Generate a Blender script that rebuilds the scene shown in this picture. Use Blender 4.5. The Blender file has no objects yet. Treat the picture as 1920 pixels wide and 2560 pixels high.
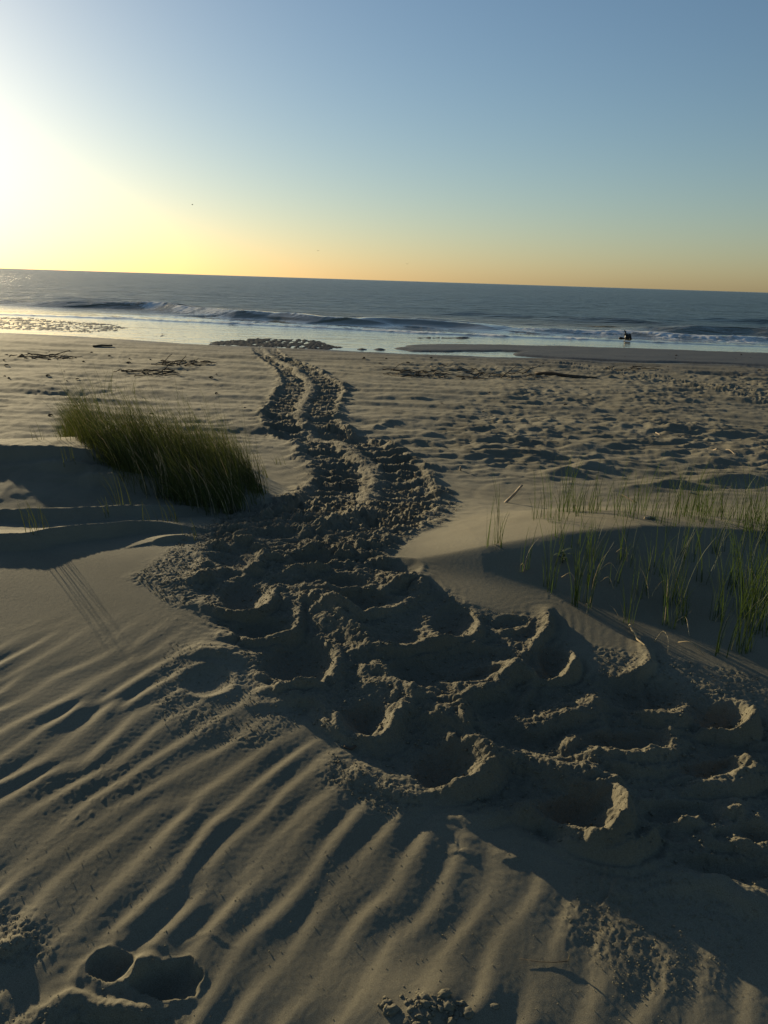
import bpy, math, random
import numpy as np
from mathutils import Matrix, Vector, Euler

random.seed(7)
rng = np.random.default_rng(11)
R = math.radians
scene = bpy.context.scene
COL = scene.collection

# ------------------------------------------------------------------ camera
CAM_Z = 1.40
PITCH, ROLL = 15.1, 1.82
F = 29.0 / 34.6 * 2560.0                      # focal length in photo pixels
cam_d = bpy.data.cameras.new("camera")
cam_d.sensor_fit = 'VERTICAL'
cam_d.sensor_height = 34.6
cam_d.sensor_width = 34.6
cam_d.lens = 29.0
cam_d.clip_start = 0.05
cam_d.clip_end = 30000.0
cam = bpy.data.objects.new("camera", cam_d)
ROT = Matrix.Rotation(R(90.0 - PITCH), 4, 'X') @ Matrix.Rotation(R(ROLL), 4, 'Z')
cam.matrix_world = Matrix.Translation((0, 0, CAM_Z)) @ ROT
COL.objects.link(cam)
scene.camera = cam

# ------------------------------------------------------------------ sky, sun, exposure
SUN_AZ, SUN_EL = -35.5, 11.0                  # azimuth from +Y (negative = towards -X)
world = bpy.data.worlds.new("World")
scene.world = world
world.use_nodes = True
nt = world.node_tree
nt.nodes.clear()
sky = nt.nodes.new('ShaderNodeTexSky')
sky.sky_type = 'NISHITA'
sky.sun_disc = False
sky.sun_elevation = R(SUN_EL)
sky.sun_rotation = R(SUN_AZ)
sky.altitude = 0.0
sky.air_density = 1.08
sky.dust_density = 0.55
sky.ozone_density = 3.0
bg = nt.nodes.new('ShaderNodeBackground')
bg.inputs['Strength'].default_value = 0.072
wo = nt.nodes.new('ShaderNodeOutputWorld')
nt.links.new(sky.outputs[0], bg.inputs[0])
nt.links.new(bg.outputs[0], wo.inputs[0])

sun_d = bpy.data.lights.new("sun", 'SUN')
sun_d.energy = 5.0
sun_d.angle = R(0.6)
sun_d.color = (1.0, 0.82, 0.50)
sun = bpy.data.objects.new("sun", sun_d)
to_sun = Vector((math.sin(R(SUN_AZ)) * math.cos(R(SUN_EL)), math.cos(R(SUN_AZ)) * math.cos(R(SUN_EL)), math.sin(R(SUN_EL))))
sun.rotation_euler = to_sun.to_track_quat('Z', 'Y').to_euler()
sun.location = to_sun * 30
COL.objects.link(sun)

scene.view_settings.view_transform = 'Standard'
scene.view_settings.look = 'None'
scene.view_settings.exposure = 0.40
scene.view_settings.gamma = 1.0
scene.view_settings.use_curve_mapping = False

# ------------------------------------------------------------------ pixel rays
RM = np.array(ROT.to_3x3())

def ray(px, py):
    d = RM @ np.array([(px - 960.0) / F, -(py - 1280.0) / F, -1.0])
    return d / np.linalg.norm(d)

def on_plane(px, py, z):
    d = ray(px, py)
    t = (z - CAM_Z) / d[2]
    return np.array([d[0] * t, d[1] * t, z])

def at_y(px, py, Y):
    d = ray(px, py)
    t = Y / d[1]
    return np.array([d[0] * t, Y, CAM_Z + d[2] * t])

# ------------------------------------------------------------------ noise (numpy)
_perm = np.random.default_rng(3).permutation(256).astype(np.int32)
_perm = np.concatenate([_perm, _perm])
_ga = np.random.default_rng(4).uniform(0, 2 * math.pi, 256)
_gx, _gy = np.cos(_ga).astype(np.float32), np.sin(_ga).astype(np.float32)

def noise(x, y):
    x = np.asarray(x, np.float32); y = np.asarray(y, np.float32)
    xf0 = np.floor(x); yf0 = np.floor(y)
    xi = xf0.astype(np.int32) & 255; yi = yf0.astype(np.int32) & 255
    xf = x - xf0; yf = y - yf0
    u = xf * xf * xf * (xf * (xf * 6 - 15) + 10)
    v = yf * yf * yf * (yf * (yf * 6 - 15) + 10)
    x1 = (xi + 1) & 255; y1 = (yi + 1) & 255
    def g(a, b, fx, fy):
        h = _perm[_perm[a] + b]
        return _gx[h] * fx + _gy[h] * fy
    n00 = g(xi, yi, xf, yf); n10 = g(x1, yi, xf - 1, yf)
    n01 = g(xi, y1, xf, yf - 1); n11 = g(x1, y1, xf - 1, yf - 1)
    a = n00 + u * (n10 - n00); b = n01 + u * (n11 - n01)
    return (a + v * (b - a)) * 1.45

def fbm(x, y, o=4, gain=0.5, lac=2.03):
    s = 0; a = 1.0
    for i in range(o):
        s = s + a * noise(x + 17.3 * i, y - 9.1 * i)
        x = x * lac; y = y * lac; a *= gain
    return s

def ridged(x, y, o=3, gain=0.5):
    s = 0; a = 1.0
    for i in range(o):
        s = s + a * (1 - 2 * np.abs(noise(x + 5.7 * i, y + 31.1 * i)))
        x = x * 2.07; y = y * 2.07; a *= gain
    return s

def sstep(a, b, x):
    t = np.clip((x - a) / (b - a), 0, 1)
    return t * t * (3 - 2 * t)

def poly_dist(x, y, P):
    """distance to a polyline, arc parameter 0..1 and signed side (+ = left of travel)"""
    P = np.asarray(P, float)[:, :2]
    L = np.concatenate([[0], np.cumsum(np.linalg.norm(np.diff(P, axis=0), axis=1))])
    best = np.full(x.shape, 1e9); bt = np.zeros(x.shape); bs = np.zeros(x.shape)
    for i in range(len(P) - 1):
        a, b = P[i], P[i + 1]; e = b - a; l2 = max(e @ e, 1e-9)
        t = np.clip(((x - a[0]) * e[0] + (y - a[1]) * e[1]) / l2, 0, 1)
        dx = x - a[0] - t * e[0]; dy = y - a[1] - t * e[1]
        d = np.hypot(dx, dy)
        m = d < best
        best = np.where(m, d, best)
        bt = np.where(m, (L[i] + t * (L[i + 1] - L[i])) / L[-1], bt)
        bs = np.where(m, e[0] * (y - a[1]) - e[1] * (x - a[0]), bs)
    return best, bt, bs

def poly_sunside(x, y, P):
    """distance to a polyline, arc parameter, and how far the point lies on the sunward flank (-1..1)"""
    P = np.asarray(P, float)[:, :2]
    L = np.concatenate([[0], np.cumsum(np.linalg.norm(np.diff(P, axis=0), axis=1))])
    best = np.full(x.shape, 1e9); bt = np.zeros(x.shape); bs = np.zeros(x.shape)
    sx, sy = math.sin(R(SUN_AZ)), math.cos(R(SUN_AZ))
    for i in range(len(P) - 1):
        a, b = P[i], P[i + 1]; e = b - a; l2 = max(e @ e, 1e-9)
        t = np.clip(((x - a[0]) * e[0] + (y - a[1]) * e[1]) / l2, 0, 1)
        dx = x - a[0] - t * e[0]; dy = y - a[1] - t * e[1]
        d = np.hypot(dx, dy); m = d < best
        best = np.where(m, d, best)
        bt = np.where(m, (L[i] + t * (L[i + 1] - L[i])) / L[-1], bt)
        bs = np.where(m, (dx * sx + dy * sy) / np.maximum(d, 1e-6), bs)
    return best, bt, bs

def smooth_poly(P, n=6):
    """Catmull-Rom refinement of a polyline"""
    P = [np.asarray(p, float) for p in P]
    if len(P) < 3: return P
    Q = [2 * P[0] - P[1]] + P + [2 * P[-1] - P[-2]]
    out = []
    for i in range(1, len(Q) - 2):
        for k in range(n):
            t = k / n
            out.append(0.5 * (2 * Q[i] + (Q[i + 1] - Q[i - 1]) * t + (2 * Q[i - 1] - 5 * Q[i] + 4 * Q[i + 1] - Q[i + 2]) * t * t
                              + (3 * Q[i] - Q[i - 1] - 3 * Q[i + 1] + Q[i + 2]) * t ** 3))
    out.append(P[-1])
    return out

# ------------------------------------------------------------------ large shape of the beach
SEA_Z = -1.10
lip = [on_plane(px, py, -0.68)[:2] for px, py in
       [(-500, 815), (0, 833), (250, 846), (500, 864), (700, 874), (850, 881), (1000, 889), (1250, 901), (1500, 907), (1920, 925), (2400, 950)]]
LIP = np.array(smooth_poly(lip, 3))

def seaward(x, y):
    d, t, s = poly_dist(x, y, LIP)
    return np.where(s > 0, d, -d)

crestR = np.array([at_y(*p) for p in [(930, 1425, 4.2), (1000, 1400, 4.25), (1200, 1356, 4.3), (1400, 1322, 4.35), (1600, 1306, 4.4), (1780, 1314, 4.45), (1920, 1321, 4.5), (2300, 1350, 4.7)]])
crestL = np.array([at_y(*p) for p in [(-900, 1110, 6.8), (-100, 1105, 6.7), (150, 1098, 6.65), (300, 1115, 6.6), (450, 1140, 6.5), (560, 1185, 6.3), (660, 1255, 6.0), (720, 1300, 5.8)]])

def ground0(y):
    up_ = -0.36 + 0.102 * np.clip(y - 0.5, -1.0, 3.2) + 0.102 * 0.5 * (1 - np.exp(-np.clip(y - 3.7, 0, 9) / 0.5))
    return (up_ - 0.42 * sstep(4.1, 7.6, y) - 0.010 * np.clip(y - 7.0, 0, 30))

def dune(x, y, C, slope, wb):
    """absolute surface of a dune: straight lee face towards the land, rounded back towards the sea"""
    yc = np.interp(x, C[:, 0], C[:, 1]); zc = np.interp(x, C[:, 0], C[:, 2])
    out = 2.0 * (sstep(C[0, 0] + 0.05, C[0, 0] - 0.6, x) + sstep(C[-1, 0] - 0.05, C[-1, 0] + 0.6, x))
    d = yc - y
    front = zc - slope * (np.sqrt(d * d + 0.0016) - 0.04) + 0.05 * slope * np.clip(d, 0, 1) ** 2
    back = zc - 0.16 * np.clip(-d, 0, 9) ** 1.5
    return np.where(d > 0, front, back) - out

def smax(a, b, k=0.035):
    return 0.5 * (a + b + np.sqrt((a - b) ** 2 + k * k)) - 0.25 * k

def base(x, y):
    x = np.asarray(x, float); y = np.asarray(y, float)
    z = ground0(y)
    z = z - 0.012 * np.clip(x + 0.15, 0, 3) * sstep(4.0, 2.4, y) 
    z = smax(smax(z, dune(x, y, crestR, 0.40, 1.5)), dune(x, y, crestL, 0.17, 2.2))
    far = y > 17
    if np.any(far):
        q = np.full(x.shape, -20.0)
        q[far] = seaward(x[far], y[far])
        k = sstep(-0.6, 3.2, q)
        z = z * (1 - k) + (SEA_Z - 0.07) * k
    return z

def G(px, py):
    d = ray(px, py)
    t = np.linspace(1.0, 60.0, 5000) if py < 1250 else np.linspace(0.9, 14, 3000)
    x = d[0] * t; y = d[1] * t; zr = CAM_Z + d[2] * t
    below = zr < base(x, y)
    i = int(np.argmax(below)) if below.any() else len(t) - 1
    return np.array([x[i], y[i], zr[i]])

def GP(pts):
    return [G(*p) for p in pts]

# ------------------------------------------------------------------ sand sheet (fan grid: fine where it is near)
OY = -1.2                                     # fan origin behind the camera
NC_IN, NC_OUT = 1000, 40
ang = np.concatenate([np.linspace(-80, -28.5, NC_OUT, endpoint=False), np.linspace(-28.5, 28.5, NC_IN), np.linspace(28.5, 80, NC_OUT + 1)[1:]])
ang = np.radians(ang)
NR = 1060
d0, d1 = 1.9, 52.0
_D = np.exp(np.linspace(math.log(d0), math.log(d1), 6000))
_w = _D ** -1.5 * (1 + 0.9 * np.clip((_D - 3.0) / 0.5, 0, 1) * np.clip((6.6 - _D) / 0.6, 0, 1)) * np.clip(0.35 + (_D - 1.9) * 1.3, 0, 1)
_c = np.concatenate([[0], np.cumsum(0.5 * (_w[1:] + _w[:-1]) * np.diff(_D))])
dist = np.interp(np.linspace(0, _c[-1], NR), _c, _D)
DD, AA = np.meshgrid(dist, ang, indexing='ij')
X = (DD * np.sin(AA)); Y = (OY + DD * np.cos(AA))
NCOL = len(ang)
Z = base(X.ravel(), Y.ravel()).reshape(X.shape)
X = X.astype(np.float32); Y = Y.astype(np.float32)
Z = Z.astype(np.float64)
D2C = np.hypot(X, Y)
DAMP = np.zeros(X.shape, np.float32)          # freshly turned, slightly darker sand

# gentle domain warp for everything sculpted
WX = X + 0.010 * fbm(X * 5.0 + 3, Y * 5.0, 3) * np.clip(D2C / 3, 0.4, 2.0)
WY = Y + 0.012 * fbm(X * 5.0 + 40, Y * 5.0 + 7, 3) * np.clip(D2C / 3, 0.4, 2.0)
rough1 = fbm(X * 9.0, Y * 9.0, 4, 0.55)
lumps = ridged(X * 16.0 + 2, Y * 16.0, 3, 0.6)

def window(P, m):
    P = np.asarray(P)
    x0, x1, y0, y1 = P[:, 0].min() - m, P[:, 0].max() + m, P[:, 1].min() - m, P[:, 1].max() + m
    rows = np.where((dist > max(0.1, math.hypot(0 if x0 < 0 < x1 else min(abs(x0), abs(x1)), y0 - OY) - 0.1)) &
                    (dist < math.hypot(max(abs(x0), abs(x1)), y1 - OY) + 0.1))[0]
    a = [math.atan2(xx, max(yy - OY, 0.05)) for xx in (x0, x1) for yy in (y0, y1)]
    cols = np.where((ang > min(a) - 0.01) & (ang < max(a) + 0.01))[0]
    if len(rows) == 0 or len(cols) == 0: return None
    return (slice(rows[0], rows[-1] + 1), slice(cols[0], cols[-1] + 1))

def px_poly_mask(pts, soft):
    P = np.array(GP(pts))[:, :2]
    P = np.vstack([P, P[:1]])
    x = WX; y = WY
    w = window(P, soft * 2)
    out = np.zeros(X.shape)
    if w is None: return out
    xs, ys = x[w], y[w]
    d, t, s = poly_dist(xs, ys, P)
    ins = np.zeros(xs.shape, bool)
    for i in range(len(P) - 1):
        (xa, ya), (xb, yb) = P[i], P[i + 1]
        c = ((ya > ys) != (yb > ys)) & (xs < (xb - xa) * (ys - ya) / (yb - ya + 1e-12) + xa)
        ins ^= c
    sd = np.where(ins, d, -d)
    out[w] = sstep(-soft, soft, sd)
    return out

# --- soft undulation everywhere, stronger on the open beach
Z += 0.012 * noise(X * 0.9, Y * 0.9) * sstep(2, 4, Y)
beach = sstep(7.2, 9.5, Y) * (1 - sstep(24, 27, Y))
far_right = sstep(-0.5, 1.5, X - 0.02 * Y)
kick = 0.5 + 0.5 * noise(X * 0.45 + 9, Y * 0.32)
kick = np.clip(kick * 1.3, 0.12, 1.2) * (0.38 + 0.62 * far_right)
bump_a = np.maximum(noise(X * 1.5 + 4 + 0.4 * noise(X, Y * 2), Y * 2.8), -0.12)
bump_b = np.maximum(ridged(X * 1.9, Y * 4.6 + 0.5 * noise(X * 2, Y), 2, 0.6) - 0.30, 0)
Z += beach * (1 - 0.75 * sstep(19, 25, Y)) * kick * (0.040 * bump_a + 0.038 * bump_b + 0.012 * noise(X * 6, Y * 9))
Z += beach * 0.045 * (ridged(X * 0.22 + 1, Y * 0.75 + 0.12 * X, 2) - 0.4)
Z += 0.004 * sstep(4.0, 6.0, Y) * fbm(X * 7, Y * 7, 2)

# --- wind ripples in the foreground
LAM = 0.116
def ripple(deg, o):
    ra = R(deg)
    ru = X * math.cos(ra) - Y * math.sin(ra); rv = X * math.sin(ra) + Y * math.cos(ra)
    ph = 2 * math.pi * ru / LAM + 2.6 * noise(ru * 1.4 + o, rv * 1.1 + 3) + 2.0 * noise(ru * 3.0 + 8, rv * 3.0 + o) + 0.5 * noise(ru * 6, rv * 6.0 + o)
    return np.sin(ph + 0.35 * np.sin(ph)), ru, rv
p1, ru, rv = ripple(25.0, 0.0); p2, _, _ = ripple(32.0, 13.0)
wmix = sstep(-0.2, 0.2, noise(ru * 2.6 + 31, rv * 1.6))
prof = p1 * (1 - wmix) + p2 * wmix
prof = prof * np.clip(0.85 + 0.8 * noise(ru * 5.0 + 77, rv * 3.6), 0.2, 1.35)
prof2 = noise(ru * 4.2 + 1, rv * 1.6)
rip_mask = px_poly_mask([(-500, 1600), (0, 1590), (200, 1560), (450, 1570), (560, 1640), (700, 1760), (800, 1880), (1000, 2010), (1250, 2130), (1500, 2190), (1750, 2300), (2100, 2420), (2300, 3300), (900, 3400), (-700, 3300)], 0.22)
rip_amp = 0.0054 * (0.66 + 0.45 * np.clip(noise(X * 2.1 + 5, Y * 1.6), -0.7, 0.9))
rip_amp = rip_amp * (1 - 0.38 * sstep(2.5, 3.4, Y)) * (1 - 0.35 * sstep(0.15, 0.9, X))
Z += rip_mask * (rip_amp * prof + 0.004 * prof2)

# --- turtle trail across the beach
cl = GP([(662, 872), (674, 889), (730, 919), (774, 958), (778, 980), (760, 1015), (750, 1045), (769, 1076), (787, 1093), (847, 1110), (878, 1136), (921, 1171), (934, 1210), (921, 1249), (900, 1285), (850, 1330)])
le = GP([(636, 872), (642, 889), (668, 919), (702, 958), (700, 980), (684, 1015), (680, 1045), (684, 1076), (700, 1093), (716, 1110), (735, 1136), (750, 1171), (758, 1210), (730, 1249), (660, 1285), (600, 1330)])
re = GP([(690, 872), (700, 889), (750, 919), (858, 958), (866, 980), (870, 1015), (872, 1045), (895, 1076), (915, 1093), (950, 1110), (1004, 1136), (1036, 1171), (1075, 1210), (1072, 1249), (1050, 1285), (1010, 1330)])
cl = smooth_poly(cl, 4); le = smooth_poly(le, 4); re = smooth_poly(re, 4)
CLA = np.array(cl)[:, :2]
half = np.array([0.5 * (np.linalg.norm(a[:2] - c[:2]) + np.linalg.norm(b[:2] - c[:2])) for a, b, c in zip(le, re, cl)])
half = np.clip(half, 0.40, 0.85)
half = np.convolve(np.pad(half, 3, mode='edge'), np.ones(7) / 7, mode='valid')
Lc = np.concatenate([[0], np.cumsum(np.linalg.norm(np.diff(CLA, axis=0), axis=1))])
w = window(CLA, 1.3)
dd, tt, ss = poly_dist(WX[w], WY[w], CLA)
hw = np.interp(tt, Lc / Lc[-1], half)
side = np.where(ss > 0, 1, -1)
r = dd / hw
mk = (1 - sstep(0.72, 1.25, r + 0.22 * noise(X[w] * 4.5, Y[w] * 4.5))) * sstep(0.0, 0.02, tt) * (1 - sstep(0.985, 1.0, tt))
mk = mk * (0.45 + 0.55 * sstep(0.02, 0.25, tt))
arc = tt * Lc[-1]
trail_xy = []
stroke = np.sin(2 * math.pi * (arc / 0.34 + r * 0.45 * 1 + 0.28 * side) + 1.8 * noise(arc * 1.6 + 3 * side, r * 2))
stroke2 = np.sin(2 * math.pi * (arc / 0.17 - r * 0.6) + 2.5 * noise(arc * 2.3 + 9, r * 3 + side))
lane = sstep(0.10, 0.28, r)
rel = -0.055 * lane * (1 - sstep(0.8, 1.0, r))
rel += (0.030 * stroke + 0.014 * stroke2) * lane * np.clip(0.8 + 0.7 * noise(X[w] * 2.2 + 6, Y[w] * 2.2), 0.2, 1.4)
rel += 0.016 * np.exp(-(r / 0.075) ** 2) * np.clip(0.8 + 0.8 * noise(X[w] * 3, Y[w] * 3), 0, 1.5)
rel += 0.018 * np.exp(-((r - 1.0) / 0.16) ** 2)
rel += (0.011 * rough1[w] + 0.003 * lumps[w] + 0.021 * ridged(X[w] * 3.0 + 0.5 * rough1[w], Y[w] * 6.5, 3, 0.6)) * (0.55 + 0.7 * lane)
Z[w] += rel * mk
DAMP[w] = np.maximum(DAMP[w], 0.8 * mk)

# small ledge where the crawl crosses the old wrack line, and the faint old crawl to the right
for pts, hgt, wd in [([(560, 931), (690, 929), (820, 937), (960, 940)], 0.05, 0.10), ([(880, 992), (960, 996), (1050, 1000), (1130, 1006), (1200, 1013)], 0.11, 0.16),
                     ([(900, 1102), (1000, 1104), (1060, 1106), (1140, 1114)], 0.07, 0.12), ([(400, 955), (500, 953), (560, 958)], 0.05, 0.1),
                     ([(1440, 1130), (1530, 1122), (1600, 1128), (1680, 1140), (1800, 1152)], 0.10, 0.30), ([(1380, 1190), (1480, 1172), (1540, 1170), (1640, 1185)], 0.11, 0.28),
                     ([(1560, 1222), (1700, 1212), (1800, 1204), (1920, 1196)], 0.10, 0.25), ([(930, 1080), (965, 1060), (1000, 1062)], 0.10, 0.14),
                     ([(1640, 1090), (1720, 1075), (1800, 1088)], 0.07, 0.2), ([(1750, 1165), (1850, 1150), (1960, 1160)], 0.08, 0.2)]:
    P = np.array(smooth_poly(GP(pts), 4))
    w = window(P, 1.0)
    dd, tt, ss = poly_dist(WX[w], WY[w], P)
    env = np.sin(np.pi * np.clip(tt * 0.94 + 0.03, 0, 1)) ** 0.6
    Z[w] += 0.55 * hgt * env * np.clip(0.7 + 0.9 * noise(X[w] * 2.5, Y[w] * 3.5), 0.1, 1.6) * np.maximum(0, 1 - dd / np.where(ss > 0, wd * 1.6, wd)) ** 1.2
P = np.array(smooth_poly(GP([(1420, 912), (1540, 930), (1680, 953), (1800, 976), (1960, 1008)]), 4))
w = window(P, 1.0)
dd, tt, ss = poly_dist(WX[w], WY[w], P)
Z[w] += (1 - sstep(0.3, 0.55, dd)) * (0.022 * lumps[w] * sstep(0.1, 0.25, dd) - 0.012)

# --- terraces in front of the grassy mound
TERR = [([(-200, 1136), (0, 1140), (120, 1144), (300, 1152)], 0.085, 0.12), ([(80, 1172), (150, 1175), (230, 1183)], 0.06, 0.10),
        ([(200, 1205), (290, 1208), (350, 1214), (430, 1228)], 0.07, 0.10), ([(-200, 1305), (0, 1302), (200, 1300), (320, 1292), (450, 1286), (540, 1284)], 0.085, 0.12),
        ([(-200, 1365), (0, 1363), (80, 1362), (130, 1352), (250, 1340), (380, 1328), (480, 1332)], 0.075, 0.10), ([(380, 1360), (430, 1352), (480, 1352)], 0.03, 0.05)]
for pts, hgt, wd in TERR:
    P = np.array(smooth_poly(GP(pts), 5))
    w = window(P, 0.8)
    dd, tt, ss = poly_dist(WX[w], WY[w], P)
    env = np.sin(np.pi * np.clip(tt * 0.9 + 0.05, 0, 1)) ** 0.5
    Z[w] += hgt * env * np.maximum(0, 1 - dd / np.where(ss > 0, wd * 3.5, wd)) ** 1.3

# --- the churned nest area: mask, bowls, thrown ridges
churn = px_poly_mask([(560, 1290), (760, 1255), (1060, 1270), (1040, 1330), (960, 1395), (1060, 1460), (1180, 1520), (1250, 1545), (1370, 1540), (1470, 1690), (1600, 1680), (1800, 1770), (2000, 1800), (2300, 1950), (2300, 2250), (1920, 2260),
                      (1720, 2170), (1560, 2160), (1380, 2110), (1200, 2040), (1080, 2000), (900, 1900), (800, 1800), (680, 1740), (620, 1660), (560, 1600), (510, 1520), (480, 1440), (520, 1370)], 0.07)
Z -= 0.018 * churn
swx = X + 0.10 * noise(X * 2.3 + 3, Y * 2.3); swy = Y + 0.10 * noise(X * 2.3, Y * 2.3 + 8)
swirl = ridged(swx * 2.6 + 2, swy * 4.0 + 0.9 * swx, 2, 0.45)
upc = 1 + 2.6 * sstep(3.6, 4.5, Y)
Z += churn * (0.006 * upc * rough1 + 0.0035 * upc * lumps + 0.016 * sstep(3.8, 4.5, Y) * ridged(X * 3.4, Y * 6.0, 2, 0.6) + 0.012 * swirl - 0.004)
DAMP = np.maximum(DAMP, 0.8 * churn.astype(np.float32))

def bowl(cx, cy, rx, ry, depth, rim=0.02, pw=1.5):
    c = G(cx, cy); ax = 0.5 * (G(cx + rx, cy) - G(cx - rx, cy)); ay = 0.5 * (G(cx, cy + ry) - G(cx, cy - ry))
    m = np.array([[ax[0], ay[0]], [ax[1], ay[1]]])
    mi = np.linalg.inv(m)
    rr = 1.5 * max(np.linalg.norm(ax[:2]), np.linalg.norm(ay[:2]))
    w = window(np.array([c[:2]]), rr)
    x = WX[w] - c[0]; y = WY[w] - c[1]
    a = mi[0, 0] * x + mi[0, 1] * y; b = mi[1, 0] * x + mi[1, 1] * y
    r = np.hypot(a, b)
    r = r * (1 + 0.16 * noise(x * 6 + cx, y * 6) + (0.22 * noise(x * 19 + cx, y * 19) + 0.08 * noise(x * 60 + cx, y * 60) if pw < 1 else 0))
    h = -depth * np.clip(1 - (r / 1.12) ** 2, 0, 1) ** pw + 0.4 * rim * np.exp(-((r - 1.12) / 0.2) ** 2)
    # smooth the churn inside: scooped sand is smooth
    k = 1 - sstep(0.75, 1.0, r)
    Z[w] -= 0.8 * k * churn[w] * (upc[w] * (0.006 * rough1[w] + 0.0035 * lumps[w]) + 0.010 * swirl[w])
    Z[w] += h

def ridge(pts, h, wn, wf=None, pw=1.0, rough=0.25, px=True, sm=5):
    """thrown ridge: wn = width on the camera side, wf = on the far side (metres)"""
    wf = wf or wn
    P = np.array(smooth_poly(GP(pts), sm))
    w = window(P, 1.8 * max(wn, wf) + 0.05)
    if w is None: return
    dd, tt, ss = poly_sunside(WX[w], WY[w], P)
    wd = wn + (wf - wn) * sstep(-0.5, 0.5, ss)
    n = noise(tt * 4 + pts[0][0] * 0.13, np.full(tt.shape, pts[0][1] * 0.37)) * 0.30 + 0.95
    env = np.clip(np.sin(np.pi * np.clip(tt * 0.92 + 0.04, 0, 1)), 0, 1) ** 0.55
    f = 0.72 * np.maximum(0, 1 - dd / wd) ** pw + 0.28 * np.maximum(0, 1 - dd / (1.75 * wd)) ** 2
    layer = np.sin(2 * math.pi * (dd / 0.045 + 0.3 * noise(tt * 5 + pts[0][0] * 0.2, dd * 8))) * np.exp(-dd / 0.075) * sstep(0.004, 0.02, dd)
    Z[w] += 0.0042 * env * layer * min(1.0, h / 0.04)
    Z[w] += h * env * n * f * (1 + rough * (0.4 * lumps[w] + 0.6 * rough1[w]) * np.minimum(1, 3 * f * (1 - f) + 0.3))

BOWLS = [(578, 1396, 62, 34, 0.05), (620, 1496, 62, 42, 0.07), (655, 1576, 66, 24, 0.055), (752, 1655, 88, 58, 0.085), (915, 1808, 62, 44, 0.075),
         (1118, 1925, 80, 52, 0.08), (1445, 2050, 108, 58, 0.095), (1370, 1662, 58, 44, 0.06), (1275, 1560, 38, 16, 0.04), (1138, 1562, 52, 46, 0.065),
         (920, 1508, 80, 26, 0.05), (860, 1458, 48, 16, 0.035), (1605, 1740, 92, 46, 0.075), (1815, 1800, 60, 34, 0.065), (1180, 1660, 100, 40, 0.05),
         (1250, 1770, 60, 30, 0.04), (1560, 1860, 110, 26, 0.04), (1780, 1930, 90, 26, 0.04), (1700, 2030, 90, 26, 0.04), (1040, 1690, 60, 40, 0.045),
         (780, 1400, 50, 18, 0.035), (1000, 1420, 45, 20, 0.04), (690, 1350, 60, 20, 0.04), (520, 1700, 60, 36, 0.03), (1860, 2090, 90, 24, 0.04), (1800, 2170, 120, 30, 0.04)]
for b_ in BOWLS: bowl(b_[0], b_[1], b_[2] * 1.15, b_[3] * 1.15, b_[4] * 0.52, 0.008)

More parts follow.
